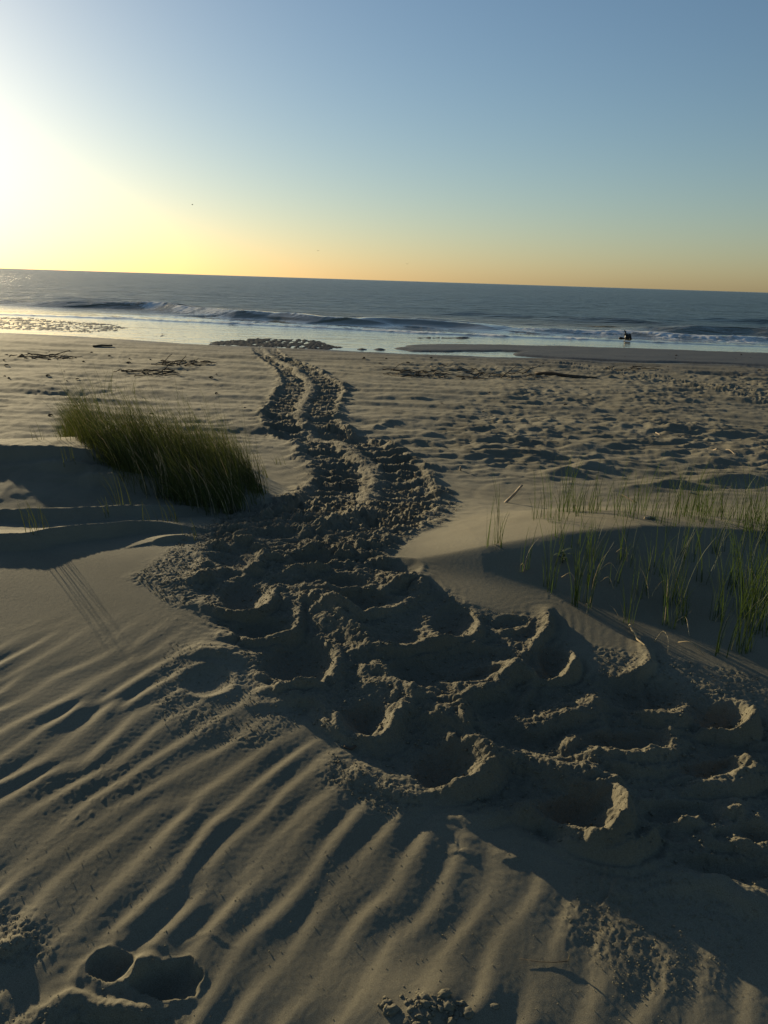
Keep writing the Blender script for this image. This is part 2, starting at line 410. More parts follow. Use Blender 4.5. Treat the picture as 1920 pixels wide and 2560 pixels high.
RIDGES = [
    ([(505, 1512), (535, 1527), (560, 1535), (612, 1541), (660, 1536), (674, 1505), (684, 1480)], 0.045, 0.035, 0.05),
    ([(575, 1592), (605, 1591), (635, 1603), (690, 1595), (738, 1589), (749, 1562), (745, 1520)], 0.040, 0.035, 0.05),
    ([(812, 1600), (828, 1622), (845, 1666), (843, 1714)], 0.040, 0.04, 0.05),
    ([(680, 1733), (738, 1724), (802, 1716)], 0.045, 0.03, 0.05),
    ([(680, 1762), (738, 1752), (786, 1756), (822, 1780), (863, 1821), (906, 1851), (950, 1851), (976, 1830), (990, 1811), (1027, 1782)], 0.045, 0.05, 0.06),
    ([(738, 1500), (800, 1512), (850, 1550), (900, 1590), (945, 1636)], 0.055, 0.07, 0.08),
    ([(926, 1660), (960, 1690), (990, 1725), (1046, 1763), (1100, 1795), (1155, 1833), (1200, 1888), (1230, 1925)], 0.060, 0.08, 0.08),
    ([(1090, 1989), (1144, 1990), (1176, 1974), (1215, 1950), (1250, 1932)], 0.050, 0.05, 0.06),
    ([(1250, 1895), (1300, 1915), (1380, 1940), (1470, 1955), (1560, 1985), (1620, 2020)], 0.040, 0.06, 0.07),
    ([(1200, 2046), (1283, 2041), (1357, 2051), (1416, 2078), (1466, 2106), (1520, 2119), (1552, 2103), (1560, 2050), (1545, 2010)], 0.050, 0.045, 0.05),
    ([(1377, 2085), (1456, 2120), (1535, 2148), (1578, 2143), (1621, 2118), (1630, 2083)], 0.035, 0.04, 0.05),
    ([(1397, 1945), (1446, 1980), (1476, 1995), (1520, 1986)], 0.030, 0.03, 0.04),
    ([(1095, 1755), (1144, 1762), (1189, 1738), (1248, 1717), (1288, 1690), (1315, 1698)], 0.040, 0.05, 0.07),
    ([(1313, 1698), (1362, 1711), (1397, 1710), (1432, 1688), (1432, 1655)], 0.045, 0.035, 0.05),
    ([(1150, 1672), (1190, 1662), (1240, 1665), (1290, 1680), (1320, 1700)], 0.030, 0.03, 0.05),
    ([(1367, 1530), (1370, 1574), (1345, 1614), (1347, 1655), (1357, 1675)], 0.035, 0.03, 0.03),
    ([(1238, 1583), (1273, 1580), (1315, 1557)], 0.030, 0.03, 0.04),
    ([(940, 1633), (993, 1634), (1041, 1628), (1099, 1613), (1152, 1600), (1192, 1584), (1189, 1550)], 0.045, 0.04, 0.055),
    ([(785, 1498), (834, 1527), (882, 1543), (926, 1541), (979, 1527), (1020, 1510)], 0.040, 0.04, 0.06),
    ([(730, 1476), (786, 1480), (853, 1484), (905, 1462)], 0.028, 0.03, 0.05),
    ([(740, 1422), (786, 1424), (830, 1428)], 0.030, 0.03, 0.05),
    ([(950, 1482), (1003, 1464), (1046, 1457), (1067, 1495)], 0.040, 0.035, 0.05),
    ([(1265, 1790), (1308, 1816), (1347, 1827), (1406, 1806), (1456, 1792), (1492, 1760)], 0.040, 0.04, 0.07),
    ([(1510, 1760), (1560, 1773), (1619, 1802), (1678, 1817), (1706, 1806), (1704, 1780)], 0.045, 0.04, 0.06),
    ([(1610, 1610), (1625, 1660), (1590, 1700), (1614, 1732), (1619, 1767)], 0.030, 0.03, 0.03),
    ([(1735, 1839), (1792, 1842), (1841, 1845), (1878, 1831), (1880, 1805), (1865, 1790)], 0.050, 0.035, 0.05),
    ([(1470, 1882), (1510, 1904), (1565, 1911), (1634, 1908), (1697, 1878)], 0.040, 0.035, 0.06),
    ([(1440, 1895), (1535, 1928), (1619, 1934), (1668, 1924), (1740, 1948)], 0.035, 0.04, 0.05),
    ([(1418, 1878), (1464, 1851)], 0.030, 0.03, 0.04),
    ([(1685, 1985), (1718, 1977), (1767, 1977), (1817, 1983), (1871, 1967), (1930, 1940)], 0.040, 0.035, 0.05),
    ([(1805, 1963), (1905, 1928)], 0.030, 0.03, 0.04), ([(1842, 1927), (1896, 1902)], 0.030, 0.03, 0.04),
    ([(1780, 2023), (1832, 2036), (1871, 2054), (1930, 2070)], 0.030, 0.03, 0.04),
    ([(1690, 2064), (1750, 2057)], 0.030, 0.03, 0.04),
    ([(1750, 2100), (1817, 2103), (1866, 2118), (1930, 2140)], 0.035, 0.035, 0.05),
    ([(1660, 2214), (1730, 2220), (1800, 2229), (1860, 2258), (1940, 2298)], 0.035, 0.05, 0.05),
    ([(1480, 2160), (1640, 2166), (1750, 2177), (1850, 2170)], 0.012, 0.06, 0.08),
    ([(470, 1452), (520, 1440), (560, 1420), (600, 1425), (640, 1420), (660, 1395)], 0.030, 0.05, 0.05),
    ([(560, 1370), (640, 1362), (720, 1365)], 0.030, 0.05, 0.06), ([(720, 1345), (800, 1330), (870, 1310), (960, 1290)], 0.045, 0.07, 0.08),
    ([(840, 1395), (900, 1375), (950, 1372)], 0.040, 0.06, 0.06), ([(600, 1330), (700, 1318), (780, 1300), (850, 1280)], 0.035, 0.07, 0.08),
    ([(480, 1640), (540, 1630), (600, 1650)], 0.02, 0.05, 0.05), ([(640, 1690), (690, 1700), (740, 1690)], 0.02, 0.03, 0.04),
    ([(1330, 1700), (1325, 1735), (1300, 1780)], 0.02, 0.02, 0.03), ([(1150, 1765), (1160, 1800), (1165, 1830)], 0.03, 0.03, 0.03),
    ([(1500, 1770), (1500, 1800), (1510, 1830)], 0.02, 0.02, 0.03), ([(1670, 1820), (1680, 1850)], 0.02, 0.03, 0.03),
    ([(860, 1930), (920, 1960), (1000, 1990), (1060, 2000)], 0.015, 0.05, 0.06),
    ([(1500, 2210), (1540, 2225), (1570, 2260)], 0.012, 0.05, 0.06),
]
RIDGES += [([(1530, 1990), (1556, 2030), (1562, 2070), (1545, 2108), (1515, 2120)], 0.055, 0.03, 0.075), ([(1225, 1900), (1248, 1930), (1225, 1965), (1180, 1985)], 0.045, 0.04, 0.06),
           ([(1425, 1640), (1440, 1665), (1428, 1692)], 0.035, 0.03, 0.045), ([(1868, 1785), (1884, 1808), (1872, 1836)], 0.035, 0.03, 0.045), ([(1610, 2085), (1626, 2110), (1600, 2135)], 0.025, 0.03, 0.04),
           ([(1015, 1770), (1000, 1810), (975, 1838)], 0.030, 0.04, 0.05), ([(675, 1480), (680, 1510), (665, 1535)], 0.025, 0.03, 0.05)]
for r_ in RIDGES: ridge(r_[0], r_[1] * 1.08, r_[2] * 1.0, r_[3] * 2.0)

gran = ridged(X * 36 + 5, Y * 36, 2, 0.6)
Z += churn * np.clip(0.55 + 1.1 * noise(X * 4 + 50, Y * 4), 0, 1.3) * 0.0030 * gran * (1 - sstep(4.6, 5.2, Y))
# --- footprint, broken crust and clod mound close to the camera
bowl(283, 2420, 56, 36, 0.030, 0.006, 0.75)
bowl(425, 2450, 76, 50, 0.044, 0.008, 0.75)
ridge([(285, 2468), (325, 2438), (372, 2405)], 0.026, 0.03, 0.04, 1.1, 0.3)
ridge([(447, 2366), (480, 2346), (516, 2339), (552, 2355), (588, 2374), (611, 2378)], 0.0013, 0.006, 0.012, 0.8, 0.2, sm=2)
ridge([(222, 2400), (197, 2430), (190, 2462), (165, 2500)], 0.004, 0.012, 0.02, 0.8, 0.2, sm=2)
ridge([(120, 2530), (165, 2506), (198, 2504), (234, 2521), (281, 2524), (331, 2532), (405, 2534)], 0.016, 0.02, 0.03, 1.0, 0.8, sm=3)
bowl(250, 2590, 130, 52, 0.040, 0.0)
ridge([(-20, 2384), (25, 2372), (58, 2352)], 0.014, 0.03, 0.03, 1.0, 0.6)
ridge([(1140, 2092), (1145, 2132), (1190, 2142)], 0.004, 0.008, 0.03, 0.8, 0.2, sm=2)
ridge([(1225, 2118), (1262, 2150), (1300, 2145), (1312, 2118)], 0.004, 0.010, 0.03, 0.8, 0.2, sm=2)
c0 = G(1050, 2560); w = window(np.array([c0[:2]]), 0.45)
rr = np.hypot((X[w] - c0[0]) / 0.16, (Y[w] - c0[1]) / 0.13)
Z[w] += 0.030 * np.exp(-rr ** 2)
for pts, a in [([(-60, 2250), (60, 2290), (140, 2380), (60, 2420), (-80, 2400)], 0.010), ([(20, 2520), (420, 2520), (520, 2600), (400, 2700), (-60, 2700)], 0.008),
               ([(420, 1600), (650, 1640), (760, 1800), (640, 1870), (420, 1830), (380, 1740)], 0.004), ([(820, 1880), (1000, 1960), (1060, 2020), (960, 2040), (820, 1960)], 0.008),
               ([(1450, 2160), (1700, 2200), (1900, 2300), (1800, 2480), (1560, 2500), (1400, 2300)], 0.0035), ([(1480, 1620), (1640, 1640), (1940, 1700), (1940, 1830), (1800, 1770), (1500, 1700)], 0.008),
               ([(420, 1380), (560, 1290), (560, 1420), (470, 1520), (400, 1500), (330, 1440)], 0.009), ([(930, 1290), (1120, 1220), (1160, 1270), (1050, 1320)], 0.010)]:
    m = px_poly_mask(pts, 0.07) * np.clip(0.6 + 0.9 * noise(X * 5 + 2, Y * 5), 0, 1.2)
    Z += 0.75 * m * a * np.clip(ridged(X * 34, Y * 34, 2, 0.6) + 0.3 * rough1, -0.4, 1.2)
# scratchy small tracks (ghost crabs, birds)
scr = np.clip(noise(X * 1.9 + 70, Y * 1.9) - 0.30, 0, 1) * (1 - sstep(4.0, 6.0, Y)) * (1 - churn)
Z += 0.0045 * np.clip(scr * 2, 0, 1) * np.clip(noise(X * 55, Y * 38) - 0.25, 0, 1)
Z += 0.0004 * noise(X * 60, Y * 60) * (1 - sstep(3.0, 6.0, Y))

# --- wet strip: sand spit, pools, shell bank
q = np.full(X.shape, -20.0)
fm = Y > 17
q[fm] = seaward(X[fm].astype(float), Y[fm].astype(float))
def sea_poly(pts, soft):
    P = np.array([on_plane(a, b, SEA_Z)[:2] for a, b in pts]); P = np.vstack([P, P[:1]])
    rows = dist > 24
    xs, ys = X[rows], Y[rows]
    d, t, s = poly_dist(xs, ys, P)
    ins = np.zeros(xs.shape, bool)
    for i in range(len(P) - 1):
        (xa, ya), (xb, yb) = P[i], P[i + 1]
        ins ^= ((ya > ys) != (yb > ys)) & (xs < (xb - xa) * (ys - ya) / (yb - ya + 1e-12) + xa)
    out = np.zeros(X.shape)
    out[rows] = sstep(-soft, soft, np.where(ins, d, -d) + 0.35 * noise(xs * 0.5, ys * 0.5))
    return out
spit = sea_poly([(985, 872), (1010, 864), (1100, 860), (1300, 864), (1500, 869), (1920, 883), (2300, 897), (2300, 945), (1920, 917), (1700, 907), (1580, 905), (1400, 899), (1290, 889), (1180, 880), (1060, 881), (1020, 880)], 0.35)
pool2 = sea_poly([(1085, 885), (1150, 880), (1250, 878), (1300, 880), (1270, 888), (1180, 893), (1240, 897), (1200, 899), (1080, 893)], 0.25)
Z += 0.12 * spit * (1 - pool2) * (q > 0)
Z += (q > 0.3) * 0.006 * noise(X * 0.8, Y * 0.8)
shells = sea_poly([(505, 862), (560, 850), (640, 846), (760, 848), (820, 858), (850, 868), (835, 876), (700, 872), (600, 868)], 0.3) * 0.9
shells = np.maximum(shells, 0.75 * sea_poly([(-100, 792), (60, 792), (160, 800), (320, 812), (330, 826), (250, 835), (100, 828), (-100, 818)], 0.6))
shells = np.maximum(shells, 0.6 * sea_poly([(300, 818), (480, 838), (560, 850), (470, 856), (320, 838)], 0.4))
lump3 = ridged(X * 3.2, Y * 1.2, 3, 0.7)
Z += shells * (0.062 + 0.030 * lump3)
for cx, wx in [(905, 25), (950, 14)]:
    a = on_plane(cx, 874, SEA_Z); Z += (fm) * 0.11 * np.exp(-((X - a[0]) / 0.28) ** 2 - ((Y - a[1]) / 0.35) ** 2) * np.clip(0.6 + lump3, 0, 1.2)
for cx in (1050, 1075, 1100, 1125, 1150, 1165):
    a = on_plane(cx, 845, SEA_Z); Z += (fm) * 0.10 * np.exp(-((X - a[0]) / 0.28) ** 2 - ((Y - a[1]) / 0.3) ** 2) * np.clip(0.7 + lump3, 0, 1.2)
WET = 0.45 * sstep(-5.0, -2.0, q + 1.2 * noise(X * 0.3, Y * 0.5)) + 0.55 * sstep(-1.6, -0.2, q + 0.8 * noise(X * 0.4, Y * 0.6))
WET = np.maximum(WET, 0.0)
BANK = np.clip(shells, 0, 1).astype(np.float32)

# ------------------------------------------------------------------ materials
def nmat(name):
    m = bpy.data.materials.new(name); m.use_nodes = True
    n = m.node_tree.nodes; l = m.node_tree.links
    p = n['Principled BSDF']
    return m, n, l, p

def attr(n, name):
    a = n.new('ShaderNodeAttribute'); a.attribute_name = name; return a

def sand_material():
    m, n, l, p = nmat("sand")
    tc = n.new('ShaderNodeTexCoord')
    n1 = n.new('ShaderNodeTexNoise'); n1.inputs['Scale'].default_value = 1.3; n1.inputs['Detail'].default_value = 6
    n2 = n.new('ShaderNodeTexNoise'); n2.inputs['Scale'].default_value = 520; n2.inputs['Detail'].default_value = 2
    n3 = n.new('ShaderNodeTexNoise'); n3.inputs['Scale'].default_value = 70; n3.inputs['Detail'].default_value = 4
    for k in (n1, n2, n3): l.new(tc.outputs['Object'], k.inputs['Vector'])
    cr = n.new('ShaderNodeValToRGB')
    cr.color_ramp.elements[0].position = 0.3; cr.color_ramp.elements[0].color = (0.160, 0.144, 0.100, 1)
    cr.color_ramp.elements[1].position = 0.7; cr.color_ramp.elements[1].color = (0.232, 0.210, 0.150, 1)
    l.new(n1.outputs['Fac'], cr.inputs[0])
    gr = n.new('ShaderNodeValToRGB')
    gr.color_ramp.elements[0].position = 0.30; gr.color_ramp.elements[0].color = (0.55, 0.53, 0.50, 1)
    gr.color_ramp.elements[1].position = 0.62; gr.color_ramp.elements[1].color = (1.1, 1.1, 1.1, 1)
    l.new(n2.outputs['Fac'], gr.inputs[0])
    mx = n.new('ShaderNodeMix'); mx.data_type = 'RGBA'; mx.blend_type = 'MULTIPLY'; mx.inputs[0].default_value = 1.0
    l.new(cr.outputs[0], mx.inputs[6]); l.new(gr.outputs[0], mx.inputs[7])
    da = attr(n, 'damp')
    md = n.new('ShaderNodeMix'); md.data_type = 'RGBA'; md.blend_type = 'MULTIPLY'
    mf = n.new('ShaderNodeMath'); mf.operation = 'MULTIPLY'; mf.inputs[1].default_value = 0.55
    l.new(da.outputs['Fac'], mf.inputs[0]); l.new(mf.outputs[0], md.inputs[0])
    l.new(mx.outputs[2], md.inputs[6]); md.inputs[7].default_value = (0.66, 0.65, 0.64, 1)
    wa = attr(n, 'wet')
    mw = n.new('ShaderNodeMix'); mw.data_type = 'RGBA'
    l.new(wa.outputs['Fac'], mw.inputs[0]); l.new(md.outputs[2], mw.inputs[6]); mw.inputs[7].default_value = (0.062, 0.054, 0.040, 1)
    ba = attr(n, 'bank')
    mb = n.new('ShaderNodeMix'); mb.data_type = 'RGBA'
    l.new(ba.outputs['Fac'], mb.inputs[0]); l.new(mw.outputs[2], mb.inputs[6]); mb.inputs[7].default_value = (0.014, 0.011, 0.008, 1)
    l.new(mb.outputs[2], p.inputs['Base Color'])
    mr = n.new('ShaderNodeMapRange'); mr.inputs[3].default_value = 0.92; mr.inputs[4].default_value = 0.55
    l.new(wa.outputs['Fac'], mr.inputs[0]); l.new(mr.outputs[0], p.inputs['Roughness'])
    sp = n.new('ShaderNodeMapRange'); sp.inputs[3].default_value = 0.22; sp.inputs[4].default_value = 0.0; l.new(ba.outputs['Fac'], sp.inputs[0]); l.new(sp.outputs[0], p.inputs['Specular IOR Level'])
    b2 = n.new('ShaderNodeBump'); b2.inputs['Strength'].default_value = 0.35; b2.inputs['Distance'].default_value = 0.0025
    b3 = n.new('ShaderNodeBump'); b3.inputs['Distance'].default_value = 0.012
    bs = n.new('ShaderNodeMapRange'); bs.inputs[3].default_value = 0.05; bs.inputs[4].default_value = 0.75; l.new(da.outputs['Fac'], bs.inputs[0]); l.new(bs.outputs[0], b3.inputs['Strength'])
    l.new(n2.outputs['Fac'], b2.inputs['Height']); l.new(n3.outputs['Fac'], b3.inputs['Height'])
    l.new(b3.outputs[0], b2.inputs['Normal']); l.new(b2.outputs[0], p.inputs['Normal'])
    return m

SAND = sand_material()

def sea_material():
    m, n, l, p = nmat("sea_water")
    tc = n.new('ShaderNodeTexCoord')
    nr_ = attr(n, 'backlit_silt'); mxs = n.new('ShaderNodeMix'); mxs.data_type = 'RGBA'; mxs.inputs[6].default_value = (0.026, 0.044, 0.040, 1); mxs.inputs[7].default_value = (0.15, 0.13, 0.075, 1)  # nearshore silt colour, brightened to stand in for backlight glowing through the waves
    l.new(nr_.outputs['Fac'], mxs.inputs[0]); l.new(mxs.outputs[2], p.inputs['Base Color'])
    p.inputs['IOR'].default_value = 1.333
    ch = attr(n, 'chop'); fo = attr(n, 'foam')
    mp = n.new('ShaderNodeMapping'); mp.inputs['Scale'].default_value = (0.45, 1.0, 1.0); mp.inputs['Rotation'].default_value = (0, 0, R(13))
    l.new(tc.outputs['Object'], mp.inputs['Vector'])
    na = n.new('ShaderNodeTexNoise'); na.inputs['Scale'].default_value = 0.9; na.inputs['Detail'].default_value = 5; na.inputs['Roughness'].default_value = 0.6
    nb = n.new('ShaderNodeTexNoise'); nb.inputs['Scale'].default_value = 0.16; nb.inputs['Detail'].default_value = 4
    l.new(mp.outputs[0], na.inputs['Vector']); l.new(mp.outputs[0], nb.inputs['Vector'])
    rr_ = n.new('ShaderNodeMapRange'); rr_.inputs[2].default_value = 0.8; rr_.inputs[3].default_value = 0.03; rr_.inputs[4].default_value = 0.30
    l.new(ch.outputs['Fac'], rr_.inputs[0]); l.new(rr_.outputs[0], p.inputs['Roughness'])
    b1 = n.new('ShaderNodeBump'); b1.inputs['Distance'].default_value = 0.85
    b2 = n.new('ShaderNodeBump'); b2.inputs['Distance'].default_value = 1.2
    l.new(ch.outputs['Fac'], b1.inputs['Strength']); l.new(ch.outputs['Fac'], b2.inputs['Strength'])
    l.new(na.outputs['Fac'], b1.inputs['Height']); l.new(nb.outputs['Fac'], b2.inputs['Height'])
    l.new(b2.outputs[0], b1.inputs['Normal']); l.new(b1.outputs[0], p.inputs['Normal'])
    # foam
    fd = n.new('ShaderNodeBsdfDiffuse'); fd.inputs['Color'].default_value = (0.72, 0.72, 0.70, 1)
    nf = n.new('ShaderNodeTexNoise'); nf.inputs['Scale'].default_value = 3.5; nf.inputs['Detail'].default_value = 6; nf.inputs['Roughness'].default_value = 0.7
    l.new(tc.outputs['Object'], nf.inputs['Vector'])
    ad = n.new('ShaderNodeMath'); ad.operation = 'ADD'; l.new(fo.outputs['Fac'], ad.inputs[0]); l.new(nf.outputs['Fac'], ad.inputs[1])
    mr = n.new('ShaderNodeMapRange'); mr.inputs[1].default_value = 0.92; mr.inputs[2].default_value = 1.12
    l.new(ad.outputs[0], mr.inputs[0])
    ms = n.new('ShaderNodeMixShader'); l.new(mr.outputs[0], ms.inputs[0]); l.new(p.outputs[0], ms.inputs[1]); l.new(fd.outputs[0], ms.inputs[2])
    l.new(ms.outputs[0], n['Material Output'].inputs['Surface'])
    return m
SEA = sea_material()

def simple(name, c, rough=0.8, var=0.3, scale=30, trans=0.0):
    m, n, l, p = nmat(name)
    tc = n.new('ShaderNodeTexCoord'); t = n.new('ShaderNodeTexNoise'); t.inputs['Scale'].default_value = scale; t.inputs['Detail'].default_value = 4
    l.new(tc.outputs['Object'], t.inputs['Vector'])
    cr = n.new('ShaderNodeValToRGB')
    cr.color_ramp.elements[0].position = 0.3; cr.color_ramp.elements[1].position = 0.7
    cr.color_ramp.elements[0].color = tuple(v * (1 - var) for v in c) + (1,)
    cr.color_ramp.elements[1].color = tuple(min(1, v * (1 + var)) for v in c) + (1,)
    l.new(t.outputs['Fac'], cr.inputs[0]); l.new(cr.outputs[0], p.inputs['Base Color'])
    p.inputs['Roughness'].default_value = rough
    p.inputs['Specular IOR Level'].default_value = 0.3
    if trans:
        tr = n.new('ShaderNodeBsdfTranslucent'); l.new(cr.outputs[0], tr.inputs['Color'])
        ms = n.new('ShaderNodeMixShader'); ms.inputs[0].default_value = trans
        l.new(p.outputs[0], ms.inputs[1]); l.new(tr.outputs[0], ms.inputs[2]); l.new(ms.outputs[0], n['Material Output'].inputs['Surface'])
    return m
GRASS = simple("green_grass", (0.055, 0.085, 0.016), 0.6, 0.45, 9, 0.4)
GRASS_D = simple("olive_grass", (0.068, 0.080, 0.017), 0.65, 0.45, 9, 0.35)
STRAW = simple("dry_straw", (0.42, 0.33, 0.19), 0.7, 0.3, 40, 0.2)
WOOD = simple("dark_driftwood", (0.085, 0.062, 0.042), 0.85, 0.4, 25)
WOODP = simple("pale_driftwood", (0.36, 0.28, 0.19), 0.8, 0.35, 40)
WETWOOD = simple("wet_driftwood", (0.020, 0.015, 0.011), 0.5, 0.4, 12)
FEATHER = simple("bird_feather", (0.06, 0.055, 0.05), 0.8, 0.3, 12)
LEAF = simple("broad_leaf", (0.035, 0.055, 0.02), 0.5, 0.3, 30, 0.2)

# ------------------------------------------------------------------ mesh helpers
def grid_mesh(name, X, Y, Z, mat, attrs):
    nr, nc = X.shape
    me = bpy.data.meshes.new(name)
    co = np.stack([X, Y, Z], -1).reshape(-1, 3).astype(np.float32)
    i = np.arange(nr * nc).reshape(nr, nc)
    f = np.stack([i[:-1, :-1], i[:-1, 1:], i[1:, 1:], i[1:, :-1]], -1).reshape(-1, 4).astype(np.int32)
    me.vertices.add(len(co)); me.vertices.foreach_set('co', co.ravel())
    me.loops.add(f.size); me.loops.foreach_set('vertex_index', f.ravel())
    me.polygons.add(len(f)); me.polygons.foreach_set('loop_start', np.arange(0, f.size, 4, dtype=np.int32))
    me.polygons.foreach_set('use_smooth', np.ones(len(f), bool))
    me.update(calc_edges=True)
    for k, a in attrs.items():
        at = me.attributes.new(k, 'FLOAT', 'POINT'); at.data.foreach_set('value', np.ascontiguousarray(a, np.float32).ravel())
    me.materials.append(mat)
    # orientation: make sure normals look up
    if me.polygons[0].normal.z < 0: me.flip_normals()
    o = bpy.data.objects.new(name, me); COL.objects.link(o)
    return o

beach_o = grid_mesh("beach_sand", X, Y, Z, SAND, {'damp': DAMP, 'wet': WET, 'bank': BANK})
beach_o['kind'] = 'structure'; beach_o['label'] = 'pale rippled beach sand with a turtle crawl from nest to sea'

def height(x, y):
    """height of the finished sand at one point (nearest grid vertex)"""
    a = math.atan2(x, y - OY); d = math.hypot(x, y - OY)
    c = int(np.clip(np.searchsorted(ang, a), 0, NCOL - 1)); r_ = int(np.clip(np.searchsorted(dist, d), 0, NR - 1))
    return float(Z[r_, c])

def GZ(px, py):
    """point on the finished sand seen at a photo position"""
    p = G(px, py)
    return Vector((p[0], p[1], height(p[0], p[1])))

def mesh_obj(name, verts, faces, mat, parent=None, smooth=True):
    me = bpy.data.meshes.new(name); me.from_pydata([tuple(v) for v in verts], [], faces); me.update()
    if smooth: me.polygons.foreach_set('use_smooth', np.ones(len(faces), bool))
    me.materials.append(mat)
    o = bpy.data.objects.new(name, me); COL.objects.link(o)
    if parent is not None: o.parent = parent
    return o

def tag(o, label, cat, group=None):
    o['label'] = label; o['category'] = cat
    if group: o['group'] = group
    return o

def empty(name, loc):
    o = bpy.data.objects.new(name, None); o.location = loc; o.empty_display_size = 0.1; COL.objects.link(o); return o

def tube(V, Fc, pts, radii, n=6):
    pts = [Vector(p) for p in pts]; s0 = len(V)
    for i, p in enumerate(pts):
        t = (pts[min(i + 1, len(pts) - 1)] - pts[max(i - 1, 0)]).normalized()
        a = t.orthogonal().normalized() if i == 0 else (pa - t * pa.dot(t)).normalized()
        pa = a; b = t.cross(a)
        for k in range(n):
            th = 2 * math.pi * k / n; rr = radii[i] * (1 + 0.15 * math.sin(3 * th + i * 1.7))
            V.append(p + a * (rr * math.cos(th)) + b * (rr * math.sin(th)))
    for i in range(len(pts) - 1):
        for k in range(n):
            a0 = s0 + i * n + k; a1 = s0 + i * n + (k + 1) % n
            Fc.append((a0, a1, a1 + n, a0 + n))
    Fc.append(tuple(s0 + k for k in reversed(range(n)))); Fc.append(tuple(s0 + (len(pts) - 1) * n + k for k in range(n)))

def bent(p0, p1, sag, n=6, jit=0.0, seed=0):
    rd = random.Random(seed); p0 = Vector(p0); p1 = Vector(p1); out = []
    for i in range(n):
        t = i / (n - 1); q_ = p0.lerp(p1, t) + Vector((0, 0, sag * math.sin(math.pi * t)))
        if 0 < i < n - 1: q_ += Vector((rd.uniform(-jit, jit), rd.uniform(-jit, jit), rd.uniform(-jit, jit) * 0.5))
        out.append(q_)
    return out

# ------------------------------------------------------------------ sea
sa = np.radians(np.concatenate([np.linspace(-80, -30, 40, endpoint=False), np.linspace(-30, 30, 480), np.linspace(30, 80, 41)[1:]]))
sd_ = list(np.arange(22, 40, 0.35)) + list(np.arange(40, 78, 0.13))
while sd_[-1] < 14000: sd_.append(sd_[-1] * 1.0 + max(0.14, sd_[-1] ** 2 * 1.0e-4 * (0.4 if sd_[-1] < 400 else 3)))
sd_ = np.array(sd_)
SD, SA = np.meshgrid(sd_, sa, indexing='ij')
SX = SD * np.sin(SA); SY = SD * np.cos(SA)
SS = SX * 0.20 + SY * 0.98                     # seaward coordinate
calm = sstep(46, 58, SS)
SZ = SEA_Z + calm * (0.055 * fbm(SX * 0.22 + 4, SY * 0.42, 3) + 0.07 * noise(SX * 0.035, SY * 0.10 + 0.02 * SX)) * (1 - 0.6 * sstep(300, 900, SD))
FOAM = np.zeros(SX.shape); CHOP = 0.05 + 0.90 * sstep(48, 62, SS)
CHOP = CHOP * (1 - 0.0 * SD)
srows = (sd_ < 160)
def swave(pts, h, wf, wb, foam=0.0, fwf=1.5, fwb=0.4, wob=0.5):
    P = np.array(smooth_poly([on_plane(a, b, SEA_Z)[:2] for a, b in pts], 5))
    x = SX[srows]; y = SY[srows]
    x2 = x + wob * noise(x * 0.12, y * 0.2 + 5); y2 = y + wob * noise(x * 0.14 + 9, y * 0.2)
    d, t, s = poly_dist(x2, y2, P)
    seaw = s > 0
    env = np.clip(np.sin(np.pi * np.clip(t * 0.96 + 0.02, 0, 1)), 0, 1) ** 0.5
    hh = h * env * (1 + 0.25 * noise(x * 0.35, y * 0.1))
    tq = np.clip(d / np.where(seaw, wb, wf), 0, 1)
    SZ[srows] += hh * np.where(seaw, 0.5 + 0.5 * np.cos(np.pi * tq), (1 - tq) ** 1.3)
    if foam:
        fv = foam * env * np.maximum(0, 1 - d / np.where(seaw, fwb, fwf)) ** 0.6
        fv *= 0.65 + 0.6 * np.clip(noise(x * 0.5, y * 0.35), -0.6, 1)
        FOAM[srows] = np.maximum(FOAM[srows], fv)
        SZ[srows] += 0.10 * np.minimum(1, fv) * (np.abs(noise(x * 2.2, y * 2.2)))
SW = [
    ([(-200, 752), (0, 758), (140, 765), (280, 770), (420, 777)], 0.30, 1.6, 5),
    ([(250, 770), (340, 772), (420, 777), (500, 786), (580, 794), (660, 800)], 0.42, 1.2, 5, 0.95, 2.2, 0.6),
    ([(560, 794), (640, 797), (720, 802), (800, 808), (880, 812), (980, 817)], 0.36, 1.4, 5, 0.7, 0.8, 0.4),
    ([(900, 812), (1000, 814), (1100, 819), (1180, 823), (1250, 828)], 0.34, 1.4, 5, 0.0),
    ([(1235, 824), (1320, 829), (1420, 834), (1540, 839), (1660, 845), (1780, 850), (1940, 855), (2100, 862)], 0.24, 1.2, 4, 1.0, 2.6, 0.6),
    ([(1560, 824), (1640, 830), (1740, 834), (1840, 837), (1960, 842), (2200, 852)], 0.48, 2.0, 5),
    ([(-200, 775), (0, 787), (180, 793), (330, 798), (480, 806), (640, 814), (800, 822), (960, 829), (1150, 838), (1350, 846), (1550, 854), (1920, 868), (2200, 880)], 0.055, 0.5, 3.5, 0.72, 0.5, 2.6),
    ([(300, 788), (430, 794), (600, 806), (760, 815), (900, 822)], 0.05, 0.6, 2.0, 0.6, 0.5, 1.5),
    ([(40, 742), (160, 748), (280, 754)], 0.22, 2, 5), ([(520, 776), (600, 778), (700, 784)], 0.2, 2, 5),
    ([(1080, 784), (1200, 790), (1340, 797)], 0.22, 2, 6), ([(1360, 800), (1480, 805), (1600, 810), (1680, 815)], 0.30, 2, 6), ([(1000, 800), (1100, 806), (1200, 812)], 0.22, 2, 5),
    ([(1750, 800), (1850, 804), (2000, 812)], 0.25, 2, 6),
]
for s_ in SW: swave(*s_)
sea_o = grid_mesh("sea_water", SX, SY, SZ, SEA, {'foam': FOAM, 'chop': CHOP, 'backlit_silt': 1 - sstep(50, 74, SS)})
sea_o['kind'] = 'structure'; sea_o['label'] = 'grey green sea with small breakers and calm reflecting shallows'

